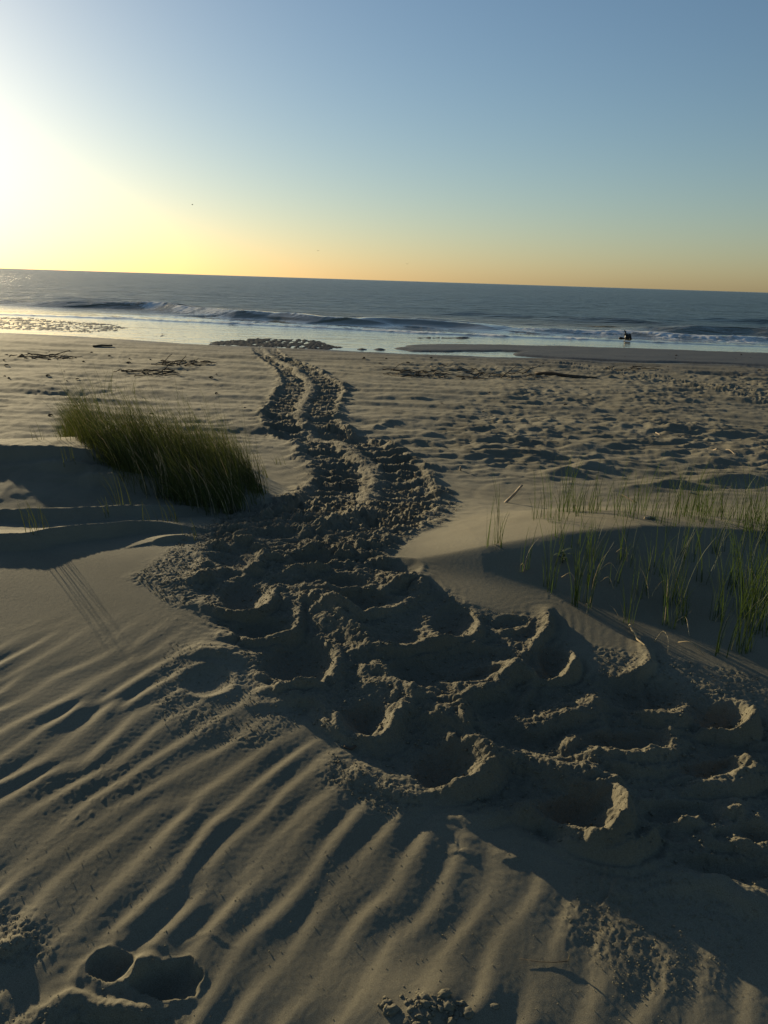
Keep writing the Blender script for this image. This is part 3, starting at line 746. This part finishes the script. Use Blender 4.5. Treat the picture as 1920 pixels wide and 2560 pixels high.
# ------------------------------------------------------------------ grass
def blades(V, Fc, root, n, spread, h0, h1, lean, width, rd, curl=0.35, lean_dir=None, segs=5):
    for i in range(n):
        a = rd.uniform(0, 2 * math.pi); rr = spread * math.sqrt(rd.random())
        bx = root.x + rr * math.cos(a); by = root.y + rr * math.sin(a)
        h = rd.uniform(h0, h1)
        la = rd.gauss(lean_dir, 0.55) if lean_dir is not None else rd.uniform(0, 2 * math.pi)
        lv = abs(rd.gauss(lean, lean * 0.45)) + 0.02
        d = Vector((math.cos(la), math.sin(la), 0)); sidev = Vector((-d.y, d.x, 0))
        fa = rd.uniform(0, math.pi); wv = Vector((math.cos(fa), math.sin(fa), 0))
        z = height(bx, by) - 0.03; p = Vector((bx, by, z)); tilt = lv * 0.5; s0 = len(V); w0 = width * rd.uniform(0.7, 1.2)
        cu = rd.uniform(0.2, 1.0) * curl
        for k in range(segs + 1):
            t = k / segs; ww = w0 * (1 - t) ** 0.7 * 0.5 + 0.0004
            V.append(p - wv * ww); V.append(p + wv * ww)
            th = tilt + lv * 0.9 * t + cu * t * t
            p = p + (d * math.sin(th) + Vector((0, 0, math.cos(th)))) * (h / segs)
        for k in range(segs):
            a0 = s0 + 2 * k
            Fc.append((a0, a0 + 1, a0 + 3, a0 + 2))

def tuft(name, root, n, spread, h0, h1, lean, label, cat, group=None, width=0.004, mat=GRASS, lean_dir=None, dry=0, seed=0, curl=0.35):
    rd = random.Random(seed)
    e = empty(name, root)
    V, Fc = [], []
    blades(V, Fc, root, n, spread, h0, h1, lean, width, rd, curl, lean_dir)
    o = mesh_obj("blades", [v - root for v in V], Fc, mat, e); o['kind'] = 'stuff'
    if dry:
        for k in range(dry):
            V, Fc = [], []
            blades(V, Fc, root, 1, spread, h0 * 0.6, h1 * 0.8, lean * 1.5, width * 0.9, rd, 1.2, lean_dir)
            o = mesh_obj("dry_blade", [v - root for v in V], Fc, STRAW, e); o['label'] = 'dry straw coloured blade among the green'
    tag(e, label, cat, group)
    return e

LEFT = math.pi * 0.98
# dense clump on the mound: clusters of blades gathered in one plant
rd = random.Random(5)
root = GZ(430, 1230)
e = empty("beach_grass_clump", root)
V, Fc = [], []; V2, F2 = [], []
outline = [(140, 1090), (260, 1100), (380, 1116), (500, 1140), (600, 1175), (655, 1230), (640, 1275), (560, 1292), (470, 1285), (400, 1260), (310, 1205), (210, 1135)]
GO = [GZ(*p) for p in outline]
minx = min(p.x for p in GO); maxx = max(p.x for p in GO); miny = min(p.y for p in GO); maxy = max(p.y for p in GO)
def inside(x, y, Pl):
    c = False; j = len(Pl) - 1
    for i in range(len(Pl)):
        if ((Pl[i].y > y) != (Pl[j].y > y)) and x < (Pl[j].x - Pl[i].x) * (y - Pl[i].y) / (Pl[j].y - Pl[i].y + 1e-9) + Pl[i].x: c = not c
        j = i
    return c
cnt = 0
while cnt < 720:
    x = rd.uniform(minx, maxx); y = rd.uniform(miny, maxy)
    if not inside(x, y, GO): continue
    cnt += 1
    u_ = (x - minx) / (maxx - minx)
    if rd.random() > 0.25 + 0.75 * float(sstep(0.0, 0.45, u_)): continue
    hb = 0.16 + 0.26 * sstep(0.0, 0.5, u_)
    blades(V, Fc, Vector((x, y, 0)), rd.randint(8, 12), 0.07, hb * 0.35, hb * (0.9 + 0.5 * rd.random()), 0.42, 0.0027, rd, 0.6, LEFT)
    if rd.random() < 0.12: blades(V, Fc, Vector((x, y, 0)), 2, 0.08, hb * 1.2, hb * 1.75, 0.22, 0.0022, rd, 0.5, LEFT)
    if rd.random() < 0.35: blades(V2, F2, Vector((x, y, 0)), 2, 0.05, hb * 0.5, hb * 1.1, 0.35, 0.0038, rd, 0.7, LEFT)
o = mesh_obj("blades", [v - root for v in V], Fc, GRASS_D, e); o['kind'] = 'stuff'
o = mesh_obj("dry_blades", [v - root for v in V2], F2, STRAW, e); o['kind'] = 'stuff'; o['label'] = 'dry straw coloured blades mixed through the clump'
tag(e, 'large dense clump of green beach grass leaning over on a sand mound', 'grass')

# sparse tufts in front of the mound
for i, (px, py, n, h) in enumerate([(85, 1358, 9, 0.24), (108, 1356, 5, 0.18), (315, 1290, 7, 0.34), (180, 1180, 6, 0.20), (270, 1300, 4, 0.2), (430, 1318, 7, 0.22), (470, 1352, 5, 0.16), (380, 1310, 5, 0.2),
                                   (560, 1300, 8, 0.22), (660, 1190, 10, 0.2), (700, 1165, 7, 0.16), (640, 1230, 10, 0.25), (160, 1105, 10, 0.25), (100, 1100, 6, 0.22), (275, 985, 5, 0.5), (330, 985, 3, 0.35)]):
    if py < 1000:
        tuft("grass_tuft", GZ(px, py), n, 0.10, h * 0.7, h, 0.25, 'sparse grass shoots standing alone on the open sand behind the dense clump', 'grass', 'shoots behind the grassy mound', mat=GRASS_D, seed=i, width=0.006)
    elif px > 600:
        tuft("grass_tuft", GZ(px, py), n, 0.06, h * 0.6, h, 0.3, 'short sparse grass tuft between the dense clump and the turtle crawl', 'grass', 'tufts beside the crawl', mat=GRASS_D, lean_dir=LEFT, seed=i)
    elif px < 120 and py > 1300:
        tuft("grass_tuft", GZ(px, py), n, 0.05, h * 0.6, h, 0.25, 'thin grass tuft on the lowest sand ledge, casting long thin shadows', 'grass', 'tufts on the lowest ledge', mat=GRASS_D, lean_dir=LEFT, seed=i)
    else:
        tuft("grass_tuft", GZ(px, py), n, 0.06, h * 0.6, h, 0.25, 'thin grass tuft in the shade on the terraced side of the grassy mound', 'grass', 'tufts on the shaded mound side', mat=GRASS_D, lean_dir=LEFT, seed=i)

# tufts on the other dune
front = [(1235, 1362, 13, 0.34, 0.05), (1376, 1471, 14, 0.36, 0.04), (1456, 1514, 22, 0.40, 0.05), (1567, 1553, 7, 0.34, 0.03), (1682, 1510, 18, 0.36, 0.05), (1673, 1566, 9, 0.26, 0.03), (1703, 1553, 8, 0.28, 0.03),
         (1799, 1636, 9, 0.30, 0.03), (1851, 1627, 20, 0.44, 0.05), (1873, 1536, 34, 0.46, 0.07), (1894, 1579, 20, 0.40, 0.05), (1795, 1549, 12, 0.34, 0.04), (1608, 1488, 9, 0.26, 0.04), (1532, 1462, 5, 0.22, 0.03),
         (1473, 1466, 7, 0.24, 0.03), (1308, 1423, 4, 0.28, 0.03), (1760, 1460, 10, 0.34, 0.05), (1840, 1480, 16, 0.40, 0.06), (1910, 1500, 18, 0.42, 0.06), (1640, 1430, 8, 0.3, 0.05), (1560, 1410, 8, 0.3, 0.05), (1720, 1400, 10, 0.32, 0.05), (1800, 1390, 10, 0.32, 0.05), (1480, 1400, 8, 0.3, 0.04)]
for i, (px, py, n, h, sp) in enumerate(front):
    lab = 'slender green grass tuft growing on the shaded face of the bare dune'
    grp = 'tufts on the shaded dune face'
    if py > 1500: lab, grp = 'slender green grass tuft at the foot of the bare dune beside the nest area', 'tufts at the dune foot'
    if (px, py) == (1235, 1362): lab, grp = 'lone grass tuft on the low end of the bare dune, nearest the crawl', None
    if (px, py) == (1456, 1514): lab, grp = 'tall narrow grass tuft with a curled dry root showing at its base', None
    if (px, py) == (1873, 1536): lab, grp = 'tallest and thickest green grass tuft of the bare dune', None
    tuft("grass_tuft", GZ(px, py), int(n * 1.25), sp, h * 0.5, h * 1.3, 0.17, lab, 'grass', grp, 0.0030, GRASS, None, [2, 0, 1][i % 3], 100 + i, 0.5)
rd = random.Random(21)
for i in range(34):
    t = i / 33.0
    px = 1370 + 580 * t + rd.uniform(-14, 14)
    c = np.array([np.interp(px, [1200, 1400, 1600, 1780, 1920, 2300], [crestR[j, k] for j in (2, 3, 4, 5, 6, 7)]) for k in (0, 1)])
    off = rd.uniform(-0.12, 0.75)
    p = Vector((c[0] * (1 + off * 0.15), c[1] + off, 0)); p.z = height(p.x, p.y)
    tuft("grass_tuft", p, rd.randint(8, 14) + (9 if px > 1700 else 0), 0.05 + 0.06 * rd.random(), 0.10, 0.24 + 0.22 * rd.random(), 0.18, 'green grass tuft in the row along the crest of the bare dune', 'grass', 'tufts along the dune crest', 0.0032, GRASS, None, 1 if i % 4 == 0 else 0, 300 + i, 0.45)

# curled dead blades lying about on the dune
for i, pts in enumerate([[(1538, 1388), (1555, 1389), (1572, 1393)], [(1500, 1428), (1525, 1427), (1548, 1443)], [(1404, 1446), (1425, 1450), (1440, 1462)], [(1640, 1478), (1655, 1470), (1680, 1473)],
                         [(1690, 1556), (1712, 1560), (1723, 1592)], [(1636, 1607), (1655, 1597), (1668, 1615), (1669, 1637)], [(1695, 1608), (1725, 1625), (1760, 1640)], [(1462, 1517), (1466, 1528), (1467, 1540)], [(1870, 1542), (1890, 1544), (1920, 1545)],
                         [(1500, 1458), (1520, 1462), (1535, 1478)], [(1302, 1416), (1306, 1426), (1313, 1428)]]):
    P = [GZ(*p) for p in pts]; m = len(P)
    P = [p + Vector((0, 0, 0.006 + (0.03 if 0 < j < m - 1 else 0))) for j, p in enumerate(P)]
    P = [Vector(p) for p in smooth_poly([np.array(p) for p in P], 4)]
    V, Fc = [], []; tube(V, Fc, P, [0.0022 * (1 - 0.5 * j / len(P)) for j in range(len(P))], 5)
    b0 = Vector(P[0]); o = mesh_obj("dry_grass_blade", [v - b0 for v in V], Fc, STRAW); o.location = b0
    tag(o, 'single curled pale dead grass blade lying on the bare dune', 'grass blade', 'dead blades on the bare dune')
P = [Vector(p) for p in smooth_poly([np.array(GZ(*p) + Vector((0, 0, 0.012))) for p in [(1574, 1568), (1580, 1582), (1588, 1592), (1592, 1608), (1604, 1622), (1612, 1632)]], 3)]
V, Fc = [], []; tube(V, Fc, P, [0.006 - 0.0002 * j for j in range(len(P))], 6)
o = mesh_obj("dry_root", [v - P[0] for v in V], Fc, STRAW); o.location = P[0]
tag(o, 'pale crooked dry root half buried above the nest area', 'root')
for px, py, sc in [(1406, 1406, 1.0)]:
    r0 = GZ(px, py); V, Fc = [], []
    for k in range(9):
        a = k * 2.4; d = Vector((math.cos(a), math.sin(a), 0)); s = Vector((-d.y, d.x, 0)); L_ = 0.05 * (0.7 + 0.3 * (k % 3)); s0 = len(V); z0 = 0.01 + 0.006 * k
        for t, wd, zz in ((0.0, 0.002, 0), (0.35, 0.010, 0.012), (0.7, 0.009, 0.014), (1.0, 0.001, 0.004)):
            V.append(d * L_ * t - s * wd + Vector((0, 0, z0 + zz))); V.append(d * L_ * t + s * wd + Vector((0, 0, z0 + zz)))
        for j in range(3): Fc.append((s0 + 2 * j, s0 + 2 * j + 1, s0 + 2 * j + 3, s0 + 2 * j + 2))
    e = empty("seedling", r0); mesh_obj("leaves", V, Fc, LEAF, e)
    V, Fc = [], []; tube(V, Fc, [(0, 0, -0.02), (0.002, 0, 0.03), (0, 0.002, 0.065)], [0.003, 0.0025, 0.002], 5); mesh_obj("stem", V, Fc, LEAF, e)
    tag(e, 'small dark broad-leaved seedling on the shaded dune face', 'plant')
# pale seed heads in front of the dense clump
r0 = GZ(402, 1240); e = empty("seed_stalk", r0)
V, Fc = [], []; tube(V, Fc, [(0, 0, -0.02), (-0.005, 0, 0.10), (0.0, 0, 0.20), (-0.02, 0, 0.30)], [0.002, 0.0018, 0.0015, 0.001], 5); mesh_obj("stalk", V, Fc, STRAW, e)
for k, (x, z) in enumerate([(-0.03, 0.27), (0.015, 0.22), (-0.02, 0.19), (0.02, 0.15)]):
    V, Fc = [], []; tube(V, Fc, [(x * 0.2, -0.01, z - 0.03), (x * 0.7, -0.015, z), (x, -0.015, z + 0.03)], [0.002, 0.005, 0.0015], 5); mesh_obj("seed_head", V, Fc, STRAW, e)
tag(e, 'pale seed stalk catching light in front of the dense grass clump', 'seed stalk')

# ------------------------------------------------------------------ driftwood, sticks, wrack
def stick(name, pts, r0, r1, mat, label, cat='stick', group=None, sub=3, n=6):
    P = [Vector(p) for p in smooth_poly([np.array(p) for p in pts], sub)]
    V, Fc = [], []; m = len(P); tube(V, Fc, P, [r0 + (r1 - r0) * i / max(1, m - 1) for i in range(m)], n)
    b0 = Vector(P[0]); o = mesh_obj(name, [v - b0 for v in V], Fc, mat); o.location = b0
    return tag(o, label, cat, group)
def up(v, h): return v + Vector((0, 0, h))
def upright(px, py, px2, py2, r0, r1, mat, label, name='stake', bury=0.05, group=None):
    b0 = GZ(px, py); t = at_y(px2, py2, b0.y - 0.02); tv = Vector(t); d = (tv - b0).normalized()
    return stick(name, [b0 - d * bury, b0.lerp(tv, 0.5) + Vector((0.004, 0, 0)), tv], r0, r1, mat, label, 'stick', group)
upright(1264, 1256, 1306, 1212, 0.013, 0.009, WOODP, 'slanting stick poking out of the sand past the lone grass tuft', 'driftwood_stick')
upright(871, 1091, 861, 1062, 0.016, 0.010, WOODP, 'pale stick standing tilted on the turtle crawl', 'driftwood_stick')
upright(1038, 1194, 1037, 1182, 0.010, 0.008, WOODP, 'short pale stub at the edge of the turtle crawl', 'wood_stub')
upright(1149, 1180, 1151, 1167, 0.010, 0.008, WOODP, 'short stub standing alone on the open sand beside the crawl', 'wood_stub')
for pts, rr, mat, lab in [([(1766, 1133), (1780, 1136), (1792, 1140)], 0.014, WOODP, 'thick pale reed piece lying on the churned beach'), ([(1806, 1136), (1820, 1141), (1838, 1150)], 0.006, WOODP, 'thin pale reed lying bent on the churned beach'),
                          ([(1639, 1090), (1644, 1093), (1650, 1096)], 0.010, WOODP, 'very short pale stick on the churned beach'), ([(1694, 1102), (1710, 1097), (1726, 1092)], 0.006, WOODP, 'slender pale twig lying on a low sand hump of the churned beach'),
                          ([(1612, 1300), (1625, 1299), (1638, 1300)], 0.010, WOODP, 'pale reed stem lying behind the dune crest grass'), ([(1722, 1235), (1730, 1236), (1738, 1236)], 0.010, WOODP, 'small pale wood chip in the hollow behind the dune grass'),
                          ([(1338, 939), (1380, 943), (1430, 948), (1492, 952)], 0.045, WOOD, 'long dark driftwood pole lying on the wrack line'), ([(232, 868), (255, 868), (281, 869)], 0.03, WOOD, 'short dark driftwood stick lying alone on the bare upper sand'),
                          ([(1555, 1240), (1575, 1250), (1590, 1258)], 0.006, WOOD, 'thin dark twig lying in front of the dune crest grass'), ([(860, 1868), (878, 1872), (890, 1868)], 0.005, WOOD, 'tiny dark twig beside the churned nest pits')]:
    stick("driftwood_stick", [up(GZ(*p), rr * 0.6) for p in pts], rr, rr * 0.7, mat, lab)
# little dry sprig close by
e = empty("dry_sprig", GZ(1420, 2406))
V, Fc = [], []; P = [GZ(1300, 2400), GZ(1350, 2408), GZ(1390, 2411), GZ(1420, 2406)]; tube(V, Fc, [up(p, 0.003) - e.location for p in P], [0.0006, 0.0009, 0.0011, 0.0013], 5); mesh_obj("stem", V, Fc, WOOD, e)
V, Fc = [], []; tube(V, Fc, [(-0.020, 0, 0.004), (-0.019, 0.0, 0.012), (-0.018, 0.0, 0.022), (-0.024, 0.0, 0.030)], [0.0012, 0.0022, 0.0014, 0.0005], 5); o = mesh_obj("dry_leaf", [Vector(v) + Vector((0.02, 0, 0)) for v in V], Fc, STRAW, e)
tag(e, 'tiny dry sprig with a pale curled leaf on the smooth sand', 'sprig')

def wrack(name, px0, py0, wpx, nt, rmax, lab, seed, up_twigs=2, mat=WOOD):
    rd = random.Random(seed); c = GZ(px0, py0); e = empty(name, c)
    sc = c.y / F * wpx * 0.5
    for k in range(nt):
        x = rd.uniform(-sc, sc); y = rd.uniform(-0.5, 0.5); L_ = rd.uniform(0.2, 0.7) * sc; a = rd.gauss(0, 0.35)
        p0 = Vector((c.x + x, c.y + y, 0)); p1 = p0 + Vector((L_ * math.cos(a), L_ * math.sin(a), 0))
        p0.z = height(p0.x, p0.y) + rd.uniform(0.0, 0.05); p1.z = height(p1.x, p1.y) + rd.uniform(0.0, 0.06)
        if k < up_twigs: p1.z += rd.uniform(0.12, 0.22); 
        r_ = rmax * rd.uniform(0.35, 1)
        V, Fc = [], []; B_ = bent(p0 - c, p1 - c, 0.01, 5, 0.03, seed * 50 + k); tube(V, Fc, B_, [r_ * (1 - 0.6 * j / 4) for j in range(5)], 5)
        mesh_obj("twig", V, Fc, mat if rd.random() < 0.85 else WOODP, e)
    return tag(e, lab, 'driftwood')
wrack("wrack_pile", 1030, 938, 150, 40, 0.0168, 'long low pile of dark twigs with one raised twig on the wrack line', 1, 2)
wrack("wrack_pile", 1230, 945, 200, 32, 0.0132, 'spread of bare branches with raised tips beside the long dark pole', 2, 6)
wrack("wrack_pile", 1130, 931, 110, 8, 0.018, 'thin broken line of twigs just seaward of the wrack piles', 3, 0)
wrack("wrack_pile", 450, 914, 120, 38, 0.0168, 'compact twig pile on bare sand inland of the dark shell bank', 4, 3)
wrack("wrack_pile", 110, 897, 130, 36, 0.0168, 'scattered dark wrack pile with pale straws near the speckled shallows', 5, 2)
wrack("wrack_pile", 350, 938, 150, 32, 0.018, 'heap of dark twigs on the sand just behind the dense grass clump', 6, 1)
wrack("wrack_pile", 1560, 925, 160, 10, 0.018, 'thin trail of twigs along the faint old crawl', 7, 0)

# small dark bits of debris on the beach
rd = random.Random(9)
mb_ = None
bm_me = []
for k in range(4):
    V, Fc = [], []; tube(V, Fc, [(-0.05, 0, 0.01), (-0.02, 0.01, 0.03), (0.02, -0.005, 0.035), (0.05, 0.005, 0.012)], [0.012, 0.024 + 0.004 * k, 0.022, 0.008], 6)
    me = bpy.data.meshes.new("debris_chip"); me.from_pydata([tuple(v) for v in V], [], Fc); me.materials.append(WOOD); bm_me.append(me)
for i in range(90):
    py = rd.choice([rd.uniform(875, 935), rd.uniform(890, 925), rd.uniform(930, 1050)]); px = rd.uniform(0, 1900)
    if 620 < px < 900: continue
    p = GZ(px, py); o = bpy.data.objects.new("debris_chip", bm_me[i % 4]); COL.objects.link(o); o.location = p; s = rd.uniform(0.2, 0.7); o.scale = (s * rd.uniform(0.8, 1.6), s, s); o.rotation_euler = (0, 0, rd.uniform(-0.6, 0.6))
    tag(o, 'small dark bit of wood debris scattered on the upper beach sand', 'debris', 'debris bits on the upper beach')

# snag in the surf
b0 = Vector(on_plane(1562, 850, SEA_Z)); b0.z = SEA_Z
e = empty("driftwood_snag", b0); k = b0.y / F
def sn(name, pts, rr, lab=None):
    V, Fc = [], []; P = [Vector(((x - 1562) * k, dy, (850 - y) * k)) for x, y, dy in pts]
    P = [Vector(p) for p in smooth_poly([np.array(p) for p in P], 4)]; m = len(P)
    rad = np.interp(np.linspace(0, 1, m), np.linspace(0, 1, len(rr)), rr); tube(V, Fc, P, list(rad), 8); mesh_obj(name, V, Fc, WETWOOD, e)
sn("stump", [(1567, 855, 0), (1567, 848, 0), (1567, 842, 0), (1565, 836, 0)], [0.15, 0.12, 0.13, 0.07])
sn("branch", [(1565, 840, 0), (1563, 834, 0.05), (1562, 830, 0.05), (1560, 828, 0.05), (1558, 828.3, 0.05)], [0.06, 0.035, 0.03, 0.025, 0.012])
sn("branch", [(1566, 838, 0), (1561, 837, -0.1), (1557, 838, -0.1)], [0.05, 0.035, 0.015])
sn("branch", [(1570, 838, 0), (1574, 837, 0.1), (1576, 842, 0.1), (1578, 850, 0.1)], [0.03, 0.06, 0.05, 0.06])
sn("log", [(1550, 847, 0.2), (1555, 846, 0.2), (1561, 847.5, 0.2), (1567, 849, 0.1)], [0.04, 0.055, 0.05, 0.03])
sn("log", [(1574, 848, 0.2), (1578, 847, 0.2), (1582, 848, 0.2)], [0.04, 0.045, 0.02])
tag(e, 'dark driftwood snag with an upright crooked branch standing in the surf', 'driftwood')

# gulls
for i, (px, py, D) in enumerate([(481, 512, 190), (795, 627, 230), (1018, 660, 260)]):
    d = ray(px, py); p = Vector((0, 0, CAM_Z)) + Vector(d) * D
    e = empty("seabird", p); s = 0.30
    V, Fc = [], []; tube(V, Fc, [(-0.5 * s, 0, 0), (-0.3 * s, 0, 0.02), (0.1 * s, 0, 0.03), (0.4 * s, 0, 0.02), (0.55 * s, 0, 0.01)], [0.01, 0.04, 0.055, 0.035, 0.01], 8); mesh_obj("body", V, Fc, FEATHER, e)
    for sd in (-1, 1):
        V = [Vector((0.10 * s, 0, 0.03)), Vector((-0.25 * s, 0, 0.03)), Vector((0.18 * s, sd * 0.6 * s, 0.13)), Vector((-0.15 * s, sd * 0.6 * s, 0.13)), Vector((-0.15 * s, sd * 1.3 * s, 0.06)), Vector((-0.22 * s, sd * 1.3 * s, 0.06))]
        V = V + [v + Vector((0, 0, 0.012)) for v in V]
        Fc = [(0, 1, 3, 2), (2, 3, 5, 4), (6, 8, 9, 7), (8, 10, 11, 9), (0, 2, 8, 6), (2, 4, 10, 8), (1, 7, 9, 3), (3, 9, 11, 5), (4, 5, 11, 10), (0, 6, 7, 1)]
        mesh_obj("wing", V, Fc, FEATHER, e)
    e.rotation_euler = (0, 0, [0.5, 2.2, 1.1][i])
    tag(e, 'tiny dark seabird flying far off over the sea', 'bird', 'seabirds over the sea')

# ------------------------------------------------------------------ sand clods and crumbs
def clod_mesh(seed, mat, sub=2):
    import bmesh
    bm = bmesh.new(); bmesh.ops.create_icosphere(bm, subdivisions=sub, radius=1.0)
    rs = random.Random(seed); ox = rs.uniform(0, 50)
    for v in bm.verts:
        n = v.co.normalized(); f = 1 + 0.45 * float(noise(np.array([n.x * 1.6 + ox]), np.array([n.y * 1.6 + n.z * 1.1 + ox]))[0]) + 0.22 * float(noise(np.array([n.x * 4 + ox]), np.array([n.y * 4 + n.z * 3]))[0])
        v.co = Vector((n.x * f, n.y * f * 0.85, n.z * f * 0.7))
    me = bpy.data.meshes.new("sand_clod"); bm.to_mesh(me); bm.free(); me.materials.append(mat)
    me.polygons.foreach_set('use_smooth', np.ones(len(me.polygons), bool))
    return me
CLOD = [clod_mesh(i, SAND, 3) for i in range(4)]
rd = random.Random(31)
for i in range(90):
    px = rd.gauss(1070, 62); py = rd.gauss(2545, 26)
    if not (930 < px < 1240 and 2480 < py < 2640): continue
    p = GZ(px, py); s = rd.uniform(0.002, 0.008) * (1 if i % 5 else 2.0)
    o = bpy.data.objects.new("sand_clod", CLOD[i % 4]); COL.objects.link(o); o.location = p + Vector((0, 0, s * 0.1)); o.scale = (s * rd.uniform(0.9, 1.5), s, s * rd.uniform(0.6, 1.0)); o.rotation_euler = (rd.uniform(-0.3, 0.3), rd.uniform(-0.3, 0.3), rd.uniform(0, 6))
    tag(o, 'damp sand clod on the small lit mound of loose clods', 'sand clod', 'clods on the small mound')

# crumbs thrown out around the diggings: uncountable
def crumbs(name, regions, seed, label):
    rd = np.random.default_rng(seed)
    V, Fc = [], []
    ico = [(0, 0, 1), (0.9, 0, 0.3), (0.28, 0.85, 0.3), (-0.72, 0.53, 0.3), (-0.72, -0.53, 0.3), (0.28, -0.85, 0.3), (0, 0, -0.6)]
    fc = [(0, 1, 2), (0, 2, 3), (0, 3, 4), (0, 4, 5), (0, 5, 1), (6, 2, 1), (6, 3, 2), (6, 4, 3), (6, 5, 4), (6, 1, 5)]
    for pts, cnt, s0, s1 in regions:
        P = [Vector(tuple(G(*p))) for p in pts]
        mnx, mxx = min(p.x for p in P), max(p.x for p in P); mny, mxy = min(p.y for p in P), max(p.y for p in P)
        done = 0; guard = 0
        while done < cnt and guard < cnt * 12:
            guard += 1
            x = rd.uniform(mnx, mxx); y = rd.uniform(mny, mxy)
            if not inside(x, y, P): continue
            done += 1
            s = s0 * (s1 / s0) ** (rd.random() ** 2.2); z = height(x, y); a = rd.uniform(0, 6.28); ca, sa_ = math.cos(a), math.sin(a); b = len(V)
            for (ix, iy, iz) in ico:
                j = rd.uniform(0.7, 1.2)
                V.append((x + s * j * (ix * ca - iy * sa_), y + s * j * (ix * sa_ + iy * ca), z + s * 0.75 * iz * j + s * 0.2))
            Fc.extend([(a_ + b, b_ + b, c_ + b) for a_, b_, c_ in fc])
    o = mesh_obj(name, V, Fc, SAND); o['kind'] = 'stuff'; o['label'] = label; o['category'] = 'sand crumbs'
CHP = [(560, 1300), (1040, 1290), (960, 1395), (1180, 1520), (1370, 1540), (1470, 1690), (1800, 1770), (1990, 1850), (1990, 2250), (1560, 2160), (1200, 2040), (900, 1900), (680, 1740), (510, 1520), (500, 1400)]
crumbs("sand_crumbs", [(CHP, 11000, 0.0015, 0.008),
       ([(420, 1380), (560, 1290), (560, 1420), (470, 1520), (400, 1500), (330, 1440)], 1300, 0.002, 0.008), ([(420, 1600), (650, 1640), (760, 1800), (640, 1870), (420, 1830), (380, 1740)], 900, 0.0015, 0.005),
       ([(930, 1290), (1120, 1220), (1160, 1270), (1050, 1320)], 900, 0.003, 0.011), ([(1480, 1620), (1640, 1640), (1940, 1700), (1940, 1830), (1800, 1770), (1500, 1700)], 900, 0.0015, 0.006),
       ([(820, 1880), (1000, 1960), (1060, 2020), (960, 2040), (820, 1960)], 600, 0.0015, 0.005), ([(1450, 2160), (1700, 2200), (1900, 2300), (1800, 2480), (1560, 2500), (1400, 2300)], 1200, 0.0012, 0.004),
       ([(-60, 2250), (60, 2290), (140, 2380), (60, 2420), (-80, 2400)], 400, 0.0012, 0.005), ([(20, 2520), (420, 2520), (520, 2600), (400, 2700), (-60, 2700)], 300, 0.0012, 0.005), ([(0, 2100), (1900, 2150), (1900, 2560), (0, 2560)], 900, 0.0010, 0.003)],
       17, 'loose sand crumbs thrown out around the turtle diggings')
